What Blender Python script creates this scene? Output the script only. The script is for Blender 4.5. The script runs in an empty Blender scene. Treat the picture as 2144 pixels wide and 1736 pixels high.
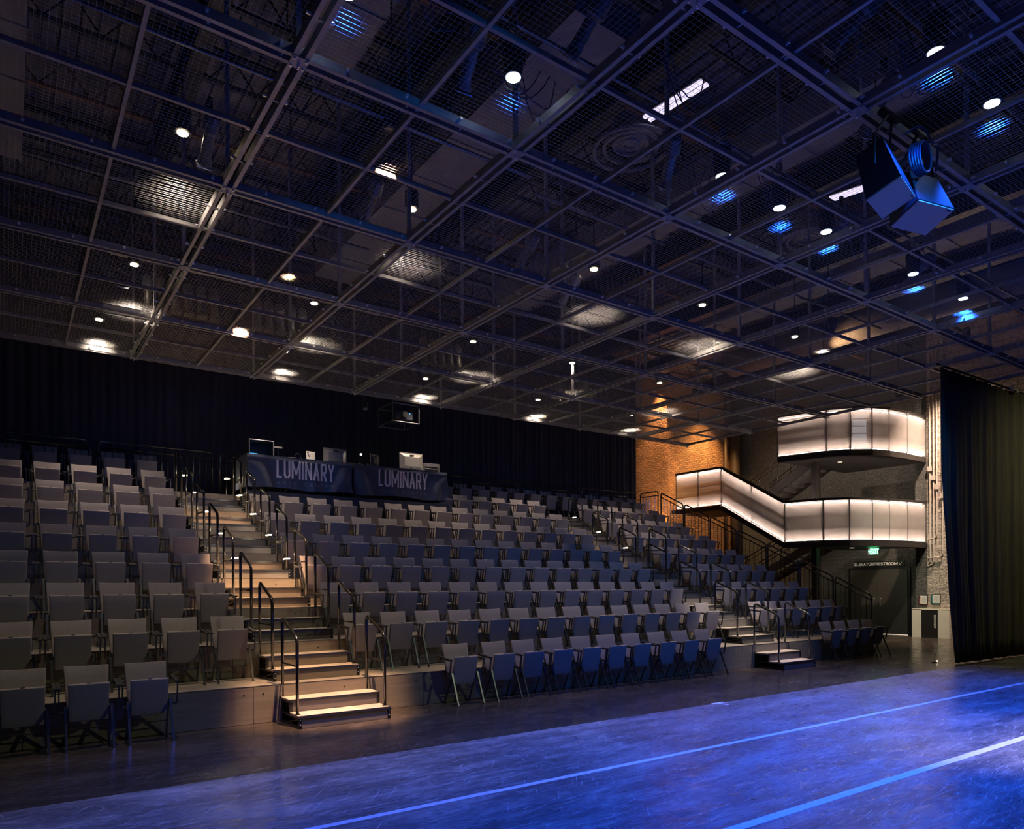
import bpy, bmesh, math, random
from mathutils import Vector, Matrix
random.seed(7)
C = bpy.context.scene.collection
SC = bpy.context.scene
# ------------------------------------------------------------------ camera
F_PX, HORIZON, YAW, ROLL = 1500.296, 1226.317, math.radians(35.247), math.radians(-.308)
cam_data = bpy.data.cameras.new('camera')
cam = bpy.data.objects.new('camera', cam_data)
C.objects.link(cam)
_f = Vector((math.sin(YAW), math.cos(YAW), 0)); _r = Vector((math.cos(YAW), -math.sin(YAW), 0)); _u = Vector((0, 0, 1))
_r2 = _r * math.cos(ROLL) + _u * math.sin(ROLL); _u2 = _u * math.cos(ROLL) - _r * math.sin(ROLL)
m = Matrix.Identity(4)
for i in range(3):
    m[i][0], m[i][1], m[i][2] = _r2[i], _u2[i], -_f[i]
m[0][3], m[1][3], m[2][3] = 0, 0, 1.75
cam.matrix_world = m
cam_data.sensor_fit = 'HORIZONTAL'; cam_data.sensor_width = 36
cam_data.lens = F_PX / 2144 * 36
cam_data.shift_y = (HORIZON - 868) / 2144
cam_data.clip_start = .05; cam_data.clip_end = 200
SC.camera = cam
# ------------------------------------------------------------------ world, exposure
w = bpy.data.worlds.new('world'); SC.world = w; w.use_nodes = True
w.node_tree.nodes['Background'].inputs[0].default_value = (.02, .03, .09, 1)
w.node_tree.nodes['Background'].inputs[1].default_value = .15
SC.view_settings.view_transform = 'Standard'; SC.view_settings.look = 'None'
SC.view_settings.exposure = 0.0; SC.view_settings.gamma = 1; SC.view_settings.use_curve_mapping = False
# light levels in one place (watts)
HOUSE_W, STAGE_W, WASH_W, KEY_W, AISLE_W, STRIP_E = 600, 1450, 540, 560, 2900, 66.0
WARM = (1.0, .79, .59); WARM2 = (1.0, .84, .66); BLUE = (.012, .10, 1.0); LILAC = (.30, .28, 1.0)

# ------------------------------------------------------------------ materials
MAT = {}
def mat(name, col, rough=.6, metal=0.0, noise=None, bump=None, spec=.5, emis=None, estr=0):
    m = bpy.data.materials.new(name); m.use_nodes = True
    nt = m.node_tree; b = nt.nodes['Principled BSDF']
    b.inputs['Base Color'].default_value = (*col, 1); b.inputs['Roughness'].default_value = rough
    b.inputs['Metallic'].default_value = metal; b.inputs['Specular IOR Level'].default_value = spec
    if emis: b.inputs['Emission Color'].default_value = (*emis, 1); b.inputs['Emission Strength'].default_value = estr
    if noise or bump:
        tc = nt.nodes.new('ShaderNodeTexCoord')
    if noise:
        sc, amt = noise[0], noise[1]
        st = noise[2] if len(noise) > 2 else (1, 1, 1)
        mp = nt.nodes.new('ShaderNodeMapping'); mp.inputs['Scale'].default_value = st
        n = nt.nodes.new('ShaderNodeTexNoise'); n.inputs['Scale'].default_value = sc; n.inputs['Detail'].default_value = 6
        r = nt.nodes.new('ShaderNodeMapRange')
        r.inputs['From Min'].default_value = .3; r.inputs['From Max'].default_value = .7
        r.inputs['To Min'].default_value = 1 - amt; r.inputs['To Max'].default_value = 1 + amt
        mx = nt.nodes.new('ShaderNodeVectorMath'); mx.operation = 'SCALE'; mx.inputs[0].default_value = col
        nt.links.new(tc.outputs['Object'], mp.inputs[0]); nt.links.new(mp.outputs[0], n.inputs['Vector'])
        nt.links.new(n.outputs[0], r.inputs[0]); nt.links.new(r.outputs[0], mx.inputs['Scale'])
        nt.links.new(mx.outputs[0], b.inputs['Base Color'])
    if bump:
        n2 = nt.nodes.new('ShaderNodeTexNoise'); n2.inputs['Scale'].default_value = bump[0]; n2.inputs['Detail'].default_value = 4
        bp = nt.nodes.new('ShaderNodeBump'); bp.inputs['Distance'].default_value = bump[1]; bp.inputs['Strength'].default_value = .6
        nt.links.new(tc.outputs['Object'], n2.inputs['Vector']); nt.links.new(n2.outputs[0], bp.inputs['Height'])
        nt.links.new(bp.outputs[0], b.inputs['Normal'])
    MAT[name] = m
    return m
def emit(name, col, s):
    m = bpy.data.materials.new(name); m.use_nodes = True; nt = m.node_tree; nt.nodes.clear()
    e = nt.nodes.new('ShaderNodeEmission'); e.inputs[0].default_value = (*col, 1); e.inputs[1].default_value = s
    o = nt.nodes.new('ShaderNodeOutputMaterial'); nt.links.new(e.outputs[0], o.inputs[0]); MAT[name] = m
    return m
mat('fabric', (.25, .22, .225), .8, noise=(60, .1), bump=(400, .001))
mat('chair_metal', (.10, .105, .11), .35, .8, noise=(20, .06))
mat('plastic', (.03, .03, .032), .45, noise=(30, .1))
mat('plywood', (.19, .165, .135), .5, noise=(3, .16, (.6, 4, 8)))
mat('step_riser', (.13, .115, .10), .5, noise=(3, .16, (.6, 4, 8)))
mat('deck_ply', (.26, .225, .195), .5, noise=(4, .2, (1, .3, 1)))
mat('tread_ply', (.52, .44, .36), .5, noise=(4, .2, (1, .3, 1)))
mat('rail_metal', (.075, .078, .085), .16, .9, noise=(15, .1))
mat('black_steel', (.022, .024, .028), .42, .5, noise=(8, .15))
mat('nosing', (.10, .105, .12), .3, .8, noise=(10, .1))
mat('grid_steel', (.33, .33, .345), .5, .35, noise=(9, .15))
mat('wire_steel', (.42, .42, .43), .5, .35, noise=(9, .1))
mat('zinc', (.9, .9, .92), .3, .5, noise=(9, .05))
mat('black_cloth', (.012, .012, .016), .9, noise=(12, .2), bump=(60, .004))
mat('velour', (.018, .018, .045), .85, noise=(3, .3, (6, 6, .4)), bump=(120, .002))
mat('banner', (.060, .072, .12), .42, noise=(8, .1))
mat('drape', (.07, .062, .05), .85, noise=(3, .3, (6, 6, .4)), bump=(120, .002))
mat('banner_ink', (.85, .80, .85), .6, noise=(30, .1))
mat('banner_ink_dim', (.24, .25, .29), .6, noise=(30, .1))
mat('dark_wall', (.035, .035, .037), .9, noise=(1.5, .3), bump=(20, .02))
mat('roof_deck', (.15, .145, .15), .7, noise=(1.2, .25), bump=(3, .01))
mat('duct', (.24, .23, .235), .6, .1, noise=(2, .15))
mat('amber_steel', (.22, .11, .05), .7, noise=(5, .2))
mat('pipe', (.19, .19, .2), .35, .6, noise=(5, .1))
mat('barrel', (.16, .155, .15), .35, .3, noise=(20, .1))
mat('lamp_body', (.022, .022, .025), .5, noise=(20, .15))
mat('lens', (.25, .28, .4), .08, .3, noise=(40, .3), spec=1)
mat('foil', (.5, .52, .6), .25, .9, noise=(30, .2), bump=(30, .02))
mat('stair_steel', (.035, .030, .030), .55, .3, noise=(5, .2))
mat('concrete', (.16, .15, .14), .8, noise=(6, .2))
mat('door_paint', (.05, .046, .042), .5, noise=(3, .1))
mat('sign_black', (.01, .01, .01), .5, noise=(8, .1))
mat('white_paint', (.72, .66, .56), .5, noise=(4, .05))
mat('letter_white', (.75, .72, .62), .5, noise=(30, .03), emis=(1, .95, .8), estr=.12)
mat('paper', (.75, .72, .66), .6, noise=(20, .05))
mat('print_red', (.55, .12, .08), .6, noise=(20, .05))
mat('print_teal', (.05, .30, .28), .6, noise=(20, .05))
mat('silver_plastic', (.36, .34, .32), .4, .2, noise=(20, .06))
mat('screen_dark', (.02, .03, .05), .2, noise=(20, .1))
mat('speaker_box', (.02, .024, .04), .5, noise=(20, .1))
mat('speaker_grille', (.60, .50, .46), .7, noise=(300, .1))
mat('cable', (.03, .06, .14), .3, noise=(30, .2), spec=.8)
mat('tape', (.8, .82, .85), .5, noise=(30, .08))
mat('seam_tape', (.78, .78, .8), .42, noise=(12, .12))
mat('conduit', (.5, .44, .38), .5, noise=(10, .1))
mat('booth_base', (.03, .035, .06), .6, noise=(6, .15))
mat('brown_pipe', (.06, .035, .022), .6, noise=(6, .15))
emit('house_bulb', (1, .80, .52), 22); emit('stage_bulb', (.72, .84, 1), 9); emit('rail_bulb', (1, .78, .48), 60)
emit('strip', (1, .79, .66), STRIP_E); emit('exit_green', (.12, 1.0, .32), 7.0); emit('fluor', (.80, .70, 1.0), 1.3)
emit('desk_blue', (.12, .45, 1.0), 1.2); emit('desk_lamp', (1, .88, .65), 120); emit('door_light', (.8, .9, 1), .55)
emit('floor_glow', (1, .82, .62), 1.0)

def brick_mat(name, c1, c2, mortar, bw, bh, ms, bumpd, axes, rough=.85):
    """procedural brick on a wall; axes picks which object axes run along and up"""
    m = bpy.data.materials.new(name); m.use_nodes = True; nt = m.node_tree; b = nt.nodes['Principled BSDF']
    tc = nt.nodes.new('ShaderNodeTexCoord'); sp = nt.nodes.new('ShaderNodeSeparateXYZ'); cb = nt.nodes.new('ShaderNodeCombineXYZ')
    nt.links.new(tc.outputs['Object'], sp.inputs[0]); nt.links.new(sp.outputs[axes[0]], cb.inputs[0]); nt.links.new(sp.outputs[axes[1]], cb.inputs[1])
    wn = nt.nodes.new('ShaderNodeTexNoise'); wn.inputs['Scale'].default_value = 5
    nt.links.new(cb.outputs[0], wn.inputs['Vector'])
    ad = nt.nodes.new('ShaderNodeVectorMath'); ad.operation = 'MULTIPLY_ADD'; ad.inputs[1].default_value = (.03, .03, 0)
    nt.links.new(wn.outputs[1], ad.inputs[0]); nt.links.new(cb.outputs[0], ad.inputs[2])
    br = nt.nodes.new('ShaderNodeTexBrick'); br.inputs['Scale'].default_value = 1
    br.inputs['Brick Width'].default_value = bw; br.inputs['Row Height'].default_value = bh; br.inputs['Mortar Size'].default_value = ms
    br.inputs['Mortar Smooth'].default_value = .3; br.inputs['Bias'].default_value = 0
    br.inputs['Color1'].default_value = (*c1, 1); br.inputs['Color2'].default_value = (*c2, 1); br.inputs['Mortar'].default_value = (*mortar, 1)
    nt.links.new(ad.outputs[0], br.inputs['Vector'])
    n = nt.nodes.new('ShaderNodeTexNoise'); n.inputs['Scale'].default_value = 14; n.inputs['Detail'].default_value = 8
    nt.links.new(cb.outputs[0], n.inputs['Vector'])
    mx = nt.nodes.new('ShaderNodeMixRGB'); mx.blend_type = 'MULTIPLY'; mx.inputs[0].default_value = .55
    nt.links.new(br.outputs[0], mx.inputs[1])
    rp = nt.nodes.new('ShaderNodeMapRange'); rp.inputs['From Min'].default_value = .3; rp.inputs['From Max'].default_value = .65
    nt.links.new(n.outputs[0], rp.inputs[0]); nt.links.new(rp.outputs[0], mx.inputs[2]); nt.links.new(mx.outputs[0], b.inputs['Base Color'])
    h = nt.nodes.new('ShaderNodeMath'); h.operation = 'MULTIPLY_ADD'; h.inputs[1].default_value = -.8
    nt.links.new(br.outputs[1], h.inputs[0]); nt.links.new(n.outputs[0], h.inputs[2])
    bp = nt.nodes.new('ShaderNodeBump'); bp.inputs['Distance'].default_value = bumpd; bp.inputs['Strength'].default_value = 1
    nt.links.new(h.outputs[0], bp.inputs['Height']); nt.links.new(bp.outputs[0], b.inputs['Normal'])
    b.inputs['Roughness'].default_value = rough; MAT[name] = m
brick_mat('red_brick', (.58, .29, .14), (.40, .18, .085), (.26, .16, .10), .22, .075, .012, .05, (0, 2))
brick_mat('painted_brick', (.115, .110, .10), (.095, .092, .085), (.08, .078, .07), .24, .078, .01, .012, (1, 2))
brick_mat('pale_block', (.55, .47, .39), (.48, .41, .34), (.34, .29, .25), .40, .20, .014, .03, (1, 2))

def floor_mat(name, base, warm, rough, scratch, sheen_var, spec=.5, stretch=(1, 3.5, 1), amount=.8, dark=.45):
    """worn painted stage floor: clouds, rubbed streaks and fine pale scratches"""
    m = bpy.data.materials.new(name); m.use_nodes = True; nt = m.node_tree; b = nt.nodes['Principled BSDF']; N = nt.nodes.new; L = nt.links.new
    tc = N('ShaderNodeTexCoord')
    mp = N('ShaderNodeMapping'); mp.inputs['Scale'].default_value = stretch; mp.inputs['Rotation'].default_value = (0, 0, .12); L(tc.outputs['Object'], mp.inputs[0])
    n1 = N('ShaderNodeTexNoise'); n1.inputs['Scale'].default_value = .8; n1.inputs['Detail'].default_value = 8; n1.inputs['Roughness'].default_value = .65; L(mp.outputs[0], n1.inputs['Vector'])
    nf = N('ShaderNodeTexNoise'); nf.inputs['Scale'].default_value = 7; nf.inputs['Detail'].default_value = 10; nf.inputs['Roughness'].default_value = .75; L(mp.outputs[0], nf.inputs['Vector'])
    ng = N('ShaderNodeMixRGB'); ng.inputs[0].default_value = .42; L(n1.outputs[0], ng.inputs[1]); L(nf.outputs[0], ng.inputs[2])
    r1 = N('ShaderNodeValToRGB'); r1.color_ramp.elements[0].position = .36; r1.color_ramp.elements[1].position = .62
    r1.color_ramp.elements[0].color = (*[c * dark for c in base], 1); r1.color_ramp.elements[1].color = (*warm, 1)
    e = r1.color_ramp.elements.new(.49); e.color = (*base, 1)
    L(ng.outputs[0], r1.inputs[0])
    last = r1.outputs[0]
    for k, (ang, sx, sy, th) in enumerate(((.25, 2.6, 90, .67), (.9, 2.2, 90, .69), (-.35, 3.4, 140, .67), (1.8, 2.8, 110, .70), (.05, 1.6, 170, .66))):
        mk = N('ShaderNodeMapping'); mk.vector_type = 'TEXTURE'; mk.inputs['Rotation'].default_value = (0, 0, ang); mk.inputs['Location'].default_value = (k * 3.7, k, k); mk.inputs['Scale'].default_value = (1 / sx, 1 / sy, 1)
        wv = N('ShaderNodeTexNoise'); wv.inputs['Scale'].default_value = .9; L(tc.outputs['Object'], wv.inputs['Vector'])
        av = N('ShaderNodeVectorMath'); av.operation = 'MULTIPLY_ADD'; av.inputs[1].default_value = (.06, .06, 0); L(wv.outputs[1], av.inputs[0]); L(tc.outputs['Object'], av.inputs[2]); L(av.outputs[0], mk.inputs[0])
        v = N('ShaderNodeTexNoise'); v.inputs['Scale'].default_value = 1; v.inputs['Detail'].default_value = 2; L(mk.outputs[0], v.inputs['Vector'])
        lt = N('ShaderNodeMapRange'); lt.inputs['From Min'].default_value = th - .02; lt.inputs['From Max'].default_value = th + .03; lt.inputs['To Max'].default_value = amount; L(v.outputs[0], lt.inputs[0])
        mx = N('ShaderNodeMixRGB'); mx.inputs[2].default_value = (*scratch, 1); L(lt.outputs[0], mx.inputs[0]); L(last, mx.inputs[1]); last = mx.outputs[0]
    L(last, b.inputs['Base Color'])
    n3 = N('ShaderNodeTexNoise'); n3.inputs['Scale'].default_value = 4; n3.inputs['Detail'].default_value = 8; L(mp.outputs[0], n3.inputs['Vector'])
    rr = N('ShaderNodeMapRange'); rr.inputs['From Min'].default_value = .3; rr.inputs['From Max'].default_value = .7
    rr.inputs['To Min'].default_value = rough - sheen_var; rr.inputs['To Max'].default_value = rough + sheen_var; L(n3.outputs[0], rr.inputs[0]); L(rr.outputs[0], b.inputs['Roughness'])
    bp = N('ShaderNodeBump'); bp.inputs['Distance'].default_value = .004; bp.inputs['Strength'].default_value = .5; L(n3.outputs[0], bp.inputs['Height']); L(bp.outputs[0], b.inputs['Normal'])
    b.inputs['Specular IOR Level'].default_value = spec; MAT[name] = m
floor_mat('black_floor', (.034, .028, .022), (.075, .058, .044), .22, (.30, .26, .22), .08, .38, (.7, 2.0, 1), .45, .75)
floor_mat('dance_floor', (.125, .125, .135), (.33, .31, .29), .33, (.75, .74, .70), .10, .5)

def led_panel_mat():
    m = bpy.data.materials.new('mesh_panel'); m.use_nodes = True; nt = m.node_tree; nt.nodes.clear(); N = nt.nodes.new; L = nt.links.new
    o = N('ShaderNodeOutputMaterial'); t = N('ShaderNodeBsdfTransparent'); d = N('ShaderNodeBsdfDiffuse'); tr = N('ShaderNodeBsdfTranslucent')
    tc = N('ShaderNodeTexCoord'); n = N('ShaderNodeTexNoise'); n.inputs['Scale'].default_value = 3; n.inputs['Detail'].default_value = 5; L(tc.outputs['Object'], n.inputs[0])
    r = N('ShaderNodeMapRange'); r.inputs['To Min'].default_value = .22; r.inputs['To Max'].default_value = .44; L(n.outputs[0], r.inputs[0])
    d.inputs[0].default_value = (.86, .78, .73, 1); tr.inputs[0].default_value = (.86, .78, .73, 1)
    a = N('ShaderNodeMixShader'); a.inputs[0].default_value = .6; L(d.outputs[0], a.inputs[1]); L(tr.outputs[0], a.inputs[2])
    b = N('ShaderNodeMixShader'); L(r.outputs[0], b.inputs[0]); L(a.outputs[0], b.inputs[1]); L(t.outputs[0], b.inputs[2]); L(b.outputs[0], o.inputs[0])
    MAT['mesh_panel'] = m
led_panel_mat()

# ------------------------------------------------------------------ mesh tools
class MB:
    def __init__(s): s.v = []; s.f = []
    def add(s, vs, fs):
        k = len(s.v); s.v += [tuple(v) for v in vs]; s.f += [tuple(i + k for i in f) for f in fs]; return s
    def box(s, a, b):
        x0, y0, z0 = a; x1, y1, z1 = b
        return s.add([(x0, y0, z0), (x1, y0, z0), (x1, y1, z0), (x0, y1, z0), (x0, y0, z1), (x1, y0, z1), (x1, y1, z1), (x0, y1, z1)],
                     [(0, 3, 2, 1), (4, 5, 6, 7), (0, 1, 5, 4), (1, 2, 6, 5), (2, 3, 7, 6), (3, 0, 4, 7)])
    def obox(s, c, ax, ay, az):
        c, ax, ay, az = map(Vector, (c, ax, ay, az)); P = []
        for k in (-1, 1):
            for i, j in ((-1, -1), (1, -1), (1, 1), (-1, 1)): P.append(c + ax * i + ay * j + az * k)
        return s.add(P, [(0, 3, 2, 1), (4, 5, 6, 7), (0, 1, 5, 4), (1, 2, 6, 5), (2, 3, 7, 6), (3, 0, 4, 7)])
    def bar(s, p, q, w, h, up=(0, 0, 1)):
        p, q = Vector(p), Vector(q); d = (q - p); L = d.length; d.normalize(); u = Vector(up)
        sd = d.cross(u)
        if sd.length < 1e-4: sd = d.cross(Vector((0, 1, 0)))
        sd.normalize(); u = sd.cross(d)
        return s.obox((p + q) / 2, d * L / 2, sd * w / 2, u * h / 2)
    def tube(s, pts, r, n=8, cap=True):
        pts = [Vector(p) for p in pts]; R = r if isinstance(r, (list, tuple)) else [r] * len(pts)
        t0 = (pts[1] - pts[0]).normalized(); a = Vector((0, 0, 1)) if abs(t0.z) < .9 else Vector((1, 0, 0))
        u = t0.cross(a).normalized(); vs = []
        for i, p in enumerate(pts):
            if i == 0: t = t0
            elif i == len(pts) - 1: t = (pts[-1] - pts[-2]).normalized()
            else: t = ((pts[i + 1] - p).normalized() + (p - pts[i - 1]).normalized()).normalized()
            u = (u - t * u.dot(t)).normalized(); v = t.cross(u)
            for k in range(n):
                an = 2 * math.pi * k / n; vs.append(p + (u * math.cos(an) + v * math.sin(an)) * R[i])
        fs = []
        for i in range(len(pts) - 1):
            for k in range(n):
                fs.append((i * n + k, i * n + (k + 1) % n, (i + 1) * n + (k + 1) % n, (i + 1) * n + k))
        if cap: fs += [tuple(range(n))[::-1], tuple(range((len(pts) - 1) * n, len(pts) * n))]
        return s.add(vs, fs)
    def cyl(s, p, q, r, n=16): return s.tube([p, q], r, n)
    def grid(s, fn, nu, nv):
        vs = [fn(i / nu, j / nv) for j in range(nv + 1) for i in range(nu + 1)]
        return s.add(vs, [(j * (nu + 1) + i, j * (nu + 1) + i + 1, (j + 1) * (nu + 1) + i + 1, (j + 1) * (nu + 1) + i) for j in range(nv) for i in range(nu)])
    def poly(s, pts): return s.add(pts, [tuple(range(len(pts)))])
    def mesh(s, name, m, smooth=False, bevel=0, segs=2):
        me = bpy.data.meshes.new(name); me.from_pydata([tuple(v) for v in s.v], [], s.f); me.update()
        bm = bmesh.new(); bm.from_mesh(me)
        if bevel:
            bmesh.ops.bevel(bm, geom=list(bm.edges), offset=bevel, segments=segs, profile=.5, affect='EDGES')
        bmesh.ops.recalc_face_normals(bm, faces=bm.faces)
        bm.to_mesh(me); bm.free()
        if smooth:
            for p in me.polygons: p.use_smooth = True
        me.materials.append(MAT[m]); return me
    def build(s, name, m, parent=None, **k): return link(name, s.mesh(name, m, **k), parent)
def link(name, data, parent=None):
    o = bpy.data.objects.new(name, data); C.objects.link(o)
    if parent: o.parent = parent
    return o
def fillet(pts, r, n=5):
    pts = [Vector(p) for p in pts]; out = [pts[0]]
    for i in range(1, len(pts) - 1):
        p = pts[i]; a = (pts[i - 1] - p); b = (pts[i + 1] - p); rr = min(r, a.length * .45, b.length * .45)
        p0 = p + a.normalized() * rr; p1 = p + b.normalized() * rr
        for k in range(n + 1):
            t = k / n; out.append(p0 * (1 - t) ** 2 + p * 2 * t * (1 - t) + p1 * t * t)
    out.append(pts[-1]); return out
def tag(o, label, cat, group=None, kind=None):
    o['label'] = label; o['category'] = cat
    if group: o['group'] = group
    if kind: o['kind'] = kind
    return o
def thing(name, label, cat, loc=(0, 0, 0), group=None, rz=0):
    o = bpy.data.objects.new(name, None); C.objects.link(o); o.location = loc; o.rotation_euler = (0, 0, rz); o.empty_display_size = .1
    return tag(o, label, cat, group)
def struct(name, mb, m, parent=None, **k):
    o = mb.build(name, m, parent, **k)
    if not parent: o['kind'] = 'structure'
    return o
def dup(root, loc, label, group=None, rz=None):
    r = root.copy(); C.objects.link(r); r.location = loc; r['label'] = label
    if rz is not None: r.rotation_euler = (0, 0, rz)
    if group: r['group'] = group
    for ch in list(root.children):
        c = ch.copy(); C.objects.link(c); c.parent = r
        for g in list(ch.children):
            d = g.copy(); C.objects.link(d); d.parent = c
    return r
def spot(name, loc, target, col, watts, cone, blend=.4, radius=.06, parent=None):
    l = bpy.data.lights.new(name, 'SPOT'); l.color = col; l.energy = watts; l.spot_size = math.radians(cone); l.spot_blend = blend; l.shadow_soft_size = radius
    o = bpy.data.objects.new(name, l); C.objects.link(o)
    d = (Vector(target) - Vector(loc)).normalized(); q = d.to_track_quat('-Z', 'Y')
    if parent:
        o.parent = parent; o.matrix_parent_inverse = Matrix.Translation(-parent.location) if parent.type == 'EMPTY' else Matrix.Identity(4)
    o.location = loc; o.rotation_mode = 'QUATERNION'; o.rotation_quaternion = q
    return o
ORD = ['zeroth', 'first', 'second', 'third', 'fourth', 'fifth', 'sixth', 'seventh', 'eighth', 'ninth', 'tenth', 'eleventh', 'twelfth', 'thirteenth', 'fourteenth', 'fifteenth', 'sixteenth', 'seventeenth', 'eighteenth', 'nineteenth', 'twentieth']

# ------------------------------------------------------------------ room
TY, TD, TR = 9.40, 1.013, .4734          # first tier front, tier depth, tier rise
AX0, AX1, BX0, BX1, RX = 2.93, 4.16, 12.87, 14.01, 17.66
GX, GY, GDX, GDY, GZ = 2.104, 6.158, 2.325, 2.45, 6.32
struct('floor', MB().box((-2.5, -6, -.1), (30, 20, 0)), 'black_floor')
struct('ceiling', MB().box((-2.5, -6, 10.2), (30, 20, 10.35)), 'roof_deck')
struct('wall_left', MB().box((-2.7, -6, 0), (-2.5, 20, 10.2)), 'dark_wall')
struct('wall_front', MB().box((-2.5, -6.2, 0), (30, -6, 10.2)), 'dark_wall')
back = MB().box((-2.5, 18.9, 0), (25.1, 19.2, 10.2)).box((17.0, 18.62, 0), (20.35, 18.9, 10.2))
struct('wall_back', back, 'red_brick')
struct('wall_right', MB().box((24.9, 11.15, 0), (25.2, 18.9, 10.2)), 'painted_brick')
struct('wall_right_pier', MB().box((24.3, 8.3, 0), (25.2, 11.15, 10.2)), 'pale_block')
struct('wall_right_pier_shaded', MB().box((24.3, 11.152, 0), (24.898, 11.52, 10.2)), 'painted_brick')  # shaded end of the pier wall, its shade put in as darker brick
struct('wall_right_stage', MB().box((26.5, -6, 0), (26.8, 8.3, 10.2)), 'dark_wall')

# dance floor in strips with taped seams
xx0, xx1 = -2.2, 23.5
ys = [6.874, 5.056, 3.271, 1.48, -.31, -2.1, -3.9]
for k in range(6):
    o = MB().box((xx0, ys[k + 1] + .004, .0), (xx1, ys[k] - .004, .003)).build('dance_floor_strip', 'dance_floor')
    tag(o, 'grey vinyl dance floor strip, ' + ('outermost, beside the bare black floor' if k == 0 else ORD[k + 1] + ' strip in from the seating'), 'dance floor', 'vinyl dance floor strips')
for k in (1, 2, 3):
    w_ = .07 if k == 1 else .09
    o = MB().box((xx0, ys[k] - w_ / 2, .003), (xx1, ys[k] + w_ / 2, .0045)).build('seam_tape', 'seam_tape')
    tag(o, ('thin pale tape line along the dance floor nearest the seating' if k == 1 else 'wide pale tape line along the dance floor nearest the camera' if k == 2 else 'pale tape line on the dance floor below the camera'), 'tape', 'tape lines on the dance floor')
tm = MB().box((8.42, 6.862, .003), (8.70, 6.90, .0055)).box((8.53, 6.68, .003), (8.57, 6.862, .0055))
tag(tm.build('tape_mark', 'tape'), 'small white T of tape at the edge of the blue dance floor', 'tape mark')

# ------------------------------------------------------------------ seating platforms
HOLE = MB().cyl((0, -.0015, 0), (0, .0015, 0), .012, 8).mesh('bolt_hole', 'sign_black')
for k in range(1, 9):
    y0, y1, z = TY + TD * (k - 1), TY + TD * k, TR * k
    t = thing('seating_platform', 'plywood seating platform carrying the %s raised row of chairs' % ORD[k], 'platform', (7.5, y0, 0), 'stepped seating platforms')
    T = (-7.5, -y0, 0)
    def loc(mb): mb.v = [(v[0] - 7.5, v[1] - y0, v[2]) for v in mb.v]; return mb
    x = -2.3
    loc(MB().box((x, y0 + .002, z - .03), (RX, y1 - .001, z))).build('deck', 'deck_ply', t)
    xs = [x]
    while xs[-1] < RX - 1.3:
        nx = xs[-1] + 2.44
        xs.append(nx if nx < RX - .3 else RX)
    if xs[-1] < RX: xs.append(RX)
    for a, b in zip(xs, xs[1:]):
        p = MB().box((a + .003, y0 - .018, z - TR + .004), (b - .003, y0, z - .002))
        rp_ = loc(p).build('riser_panel', 'plywood', t)
        for q in (a + .12, b - .12, (a + b) / 2):
            h_ = link('bolt_hole', HOLE, rp_); h_.location = (q - 7.5, -.0195, z - .10)
    loc(MB().box((x, y0 - .02, z - .001), (RX, y0 + .03, z + .003))).build('edge_nosing', 'nosing', t)
    # side cheek at the right end
    loc(MB().box((RX - .02, y0, 0), (RX, y1, z - .03))).build('side_panel', 'plywood', t)

# ------------------------------------------------------------------ aisle stairs (two loose steps in front of each tier)
def stair_unit(xa, xb, label):
    t = thing('aisle_stair', label, 'stairs', (xa, 0, 0), 'step units in the aisles')
    W = xb - xa; r = TR / 3; d = .345
    for s in (0, 1):
        yf = -(2 - s) * d; z = r * (s + 1)
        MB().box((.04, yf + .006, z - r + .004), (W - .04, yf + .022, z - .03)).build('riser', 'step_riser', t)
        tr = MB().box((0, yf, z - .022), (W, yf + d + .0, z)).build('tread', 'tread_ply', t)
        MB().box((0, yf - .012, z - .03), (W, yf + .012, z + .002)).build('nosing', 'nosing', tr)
    for sx in (0, W - .04):
        m_ = MB()
        m_.box((sx, -2 * d, 0), (sx + .04, -2 * d + .03, r - .02)).box((sx, -2 * d, 0), (sx + .04, -.03, .03))
        m_.box((sx, -d, r - .02), (sx + .04, -d + .03, 2 * r - .02)).box((sx, -2 * d, r - .045), (sx + .04, -.03, r - .022)).box((sx, -d, 2 * r - .045), (sx + .04, -.03, 2 * r - .022))
        m_.bar((sx + .02, -2 * d + .05, r - .05), (sx + .02, -d + .1, .03), .02, .02).box((sx, -.05, 0), (sx + .04, -.03, 2 * r - .03))
        f = m_.build('side_frame', 'black_steel', t)
        b_ = MB()
        for zz in (.05, .11): b_.cyl((sx + .02, -2 * d - .006, zz), (sx + .02, -2 * d, zz), .007, 8)
        b_.build('bolts', 'zinc', f)
    return t
def handrail(label, light=False, side=1):
    """one stair rail: rear post on the upper step, front post on the lower; side points into the aisle"""
    t = thing('stair_handrail', label, 'handrail', (0, 0, 0), 'aisle handrails')
    r = TR / 3
    pts = fillet([(0, -.57, r), (0, -.57, 1.075), (0, -.07, 1.31), (0, .035, 1.31), (0, .035, 2 * r)], .09)
    pts = fillet([(0, -.585, r), (0, -.585, 1.11), (0, -.04, 1.335), (0, .0, 1.30), (0, .0, 2 * r)], .08)
    MB().tube(pts, .021, 12).build('rail_tube', 'rail_metal', t, smooth=True)
    MB().cyl((0, -.585, .755), (0, 0, .76), .012, 8).build('crossbar', 'rail_metal', t, smooth=True)
    for yy, zz in ((-.585, r), (0, 2 * r)):
        MB().box((-.03, yy - .03, zz), (.03, yy + .03, zz + .006)).build('foot_plate', 'black_steel', t)
    if light:
        a = MB().tube([(0, 0, .70), (0, 0, .78), (side * .05, -.02, .80), (side * .16, -.05, .83)], .008, 8).build('lamp_arm', 'rail_metal', t)
        MB().obox((side * .16, -.05, .815), (.05, 0, .004), (0, .022, 0), (0, 0, .008)).build('lamp_lens', 'rail_bulb', a)
    return t
railP, railL, railR = None, None, None
first_s = {}
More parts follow.
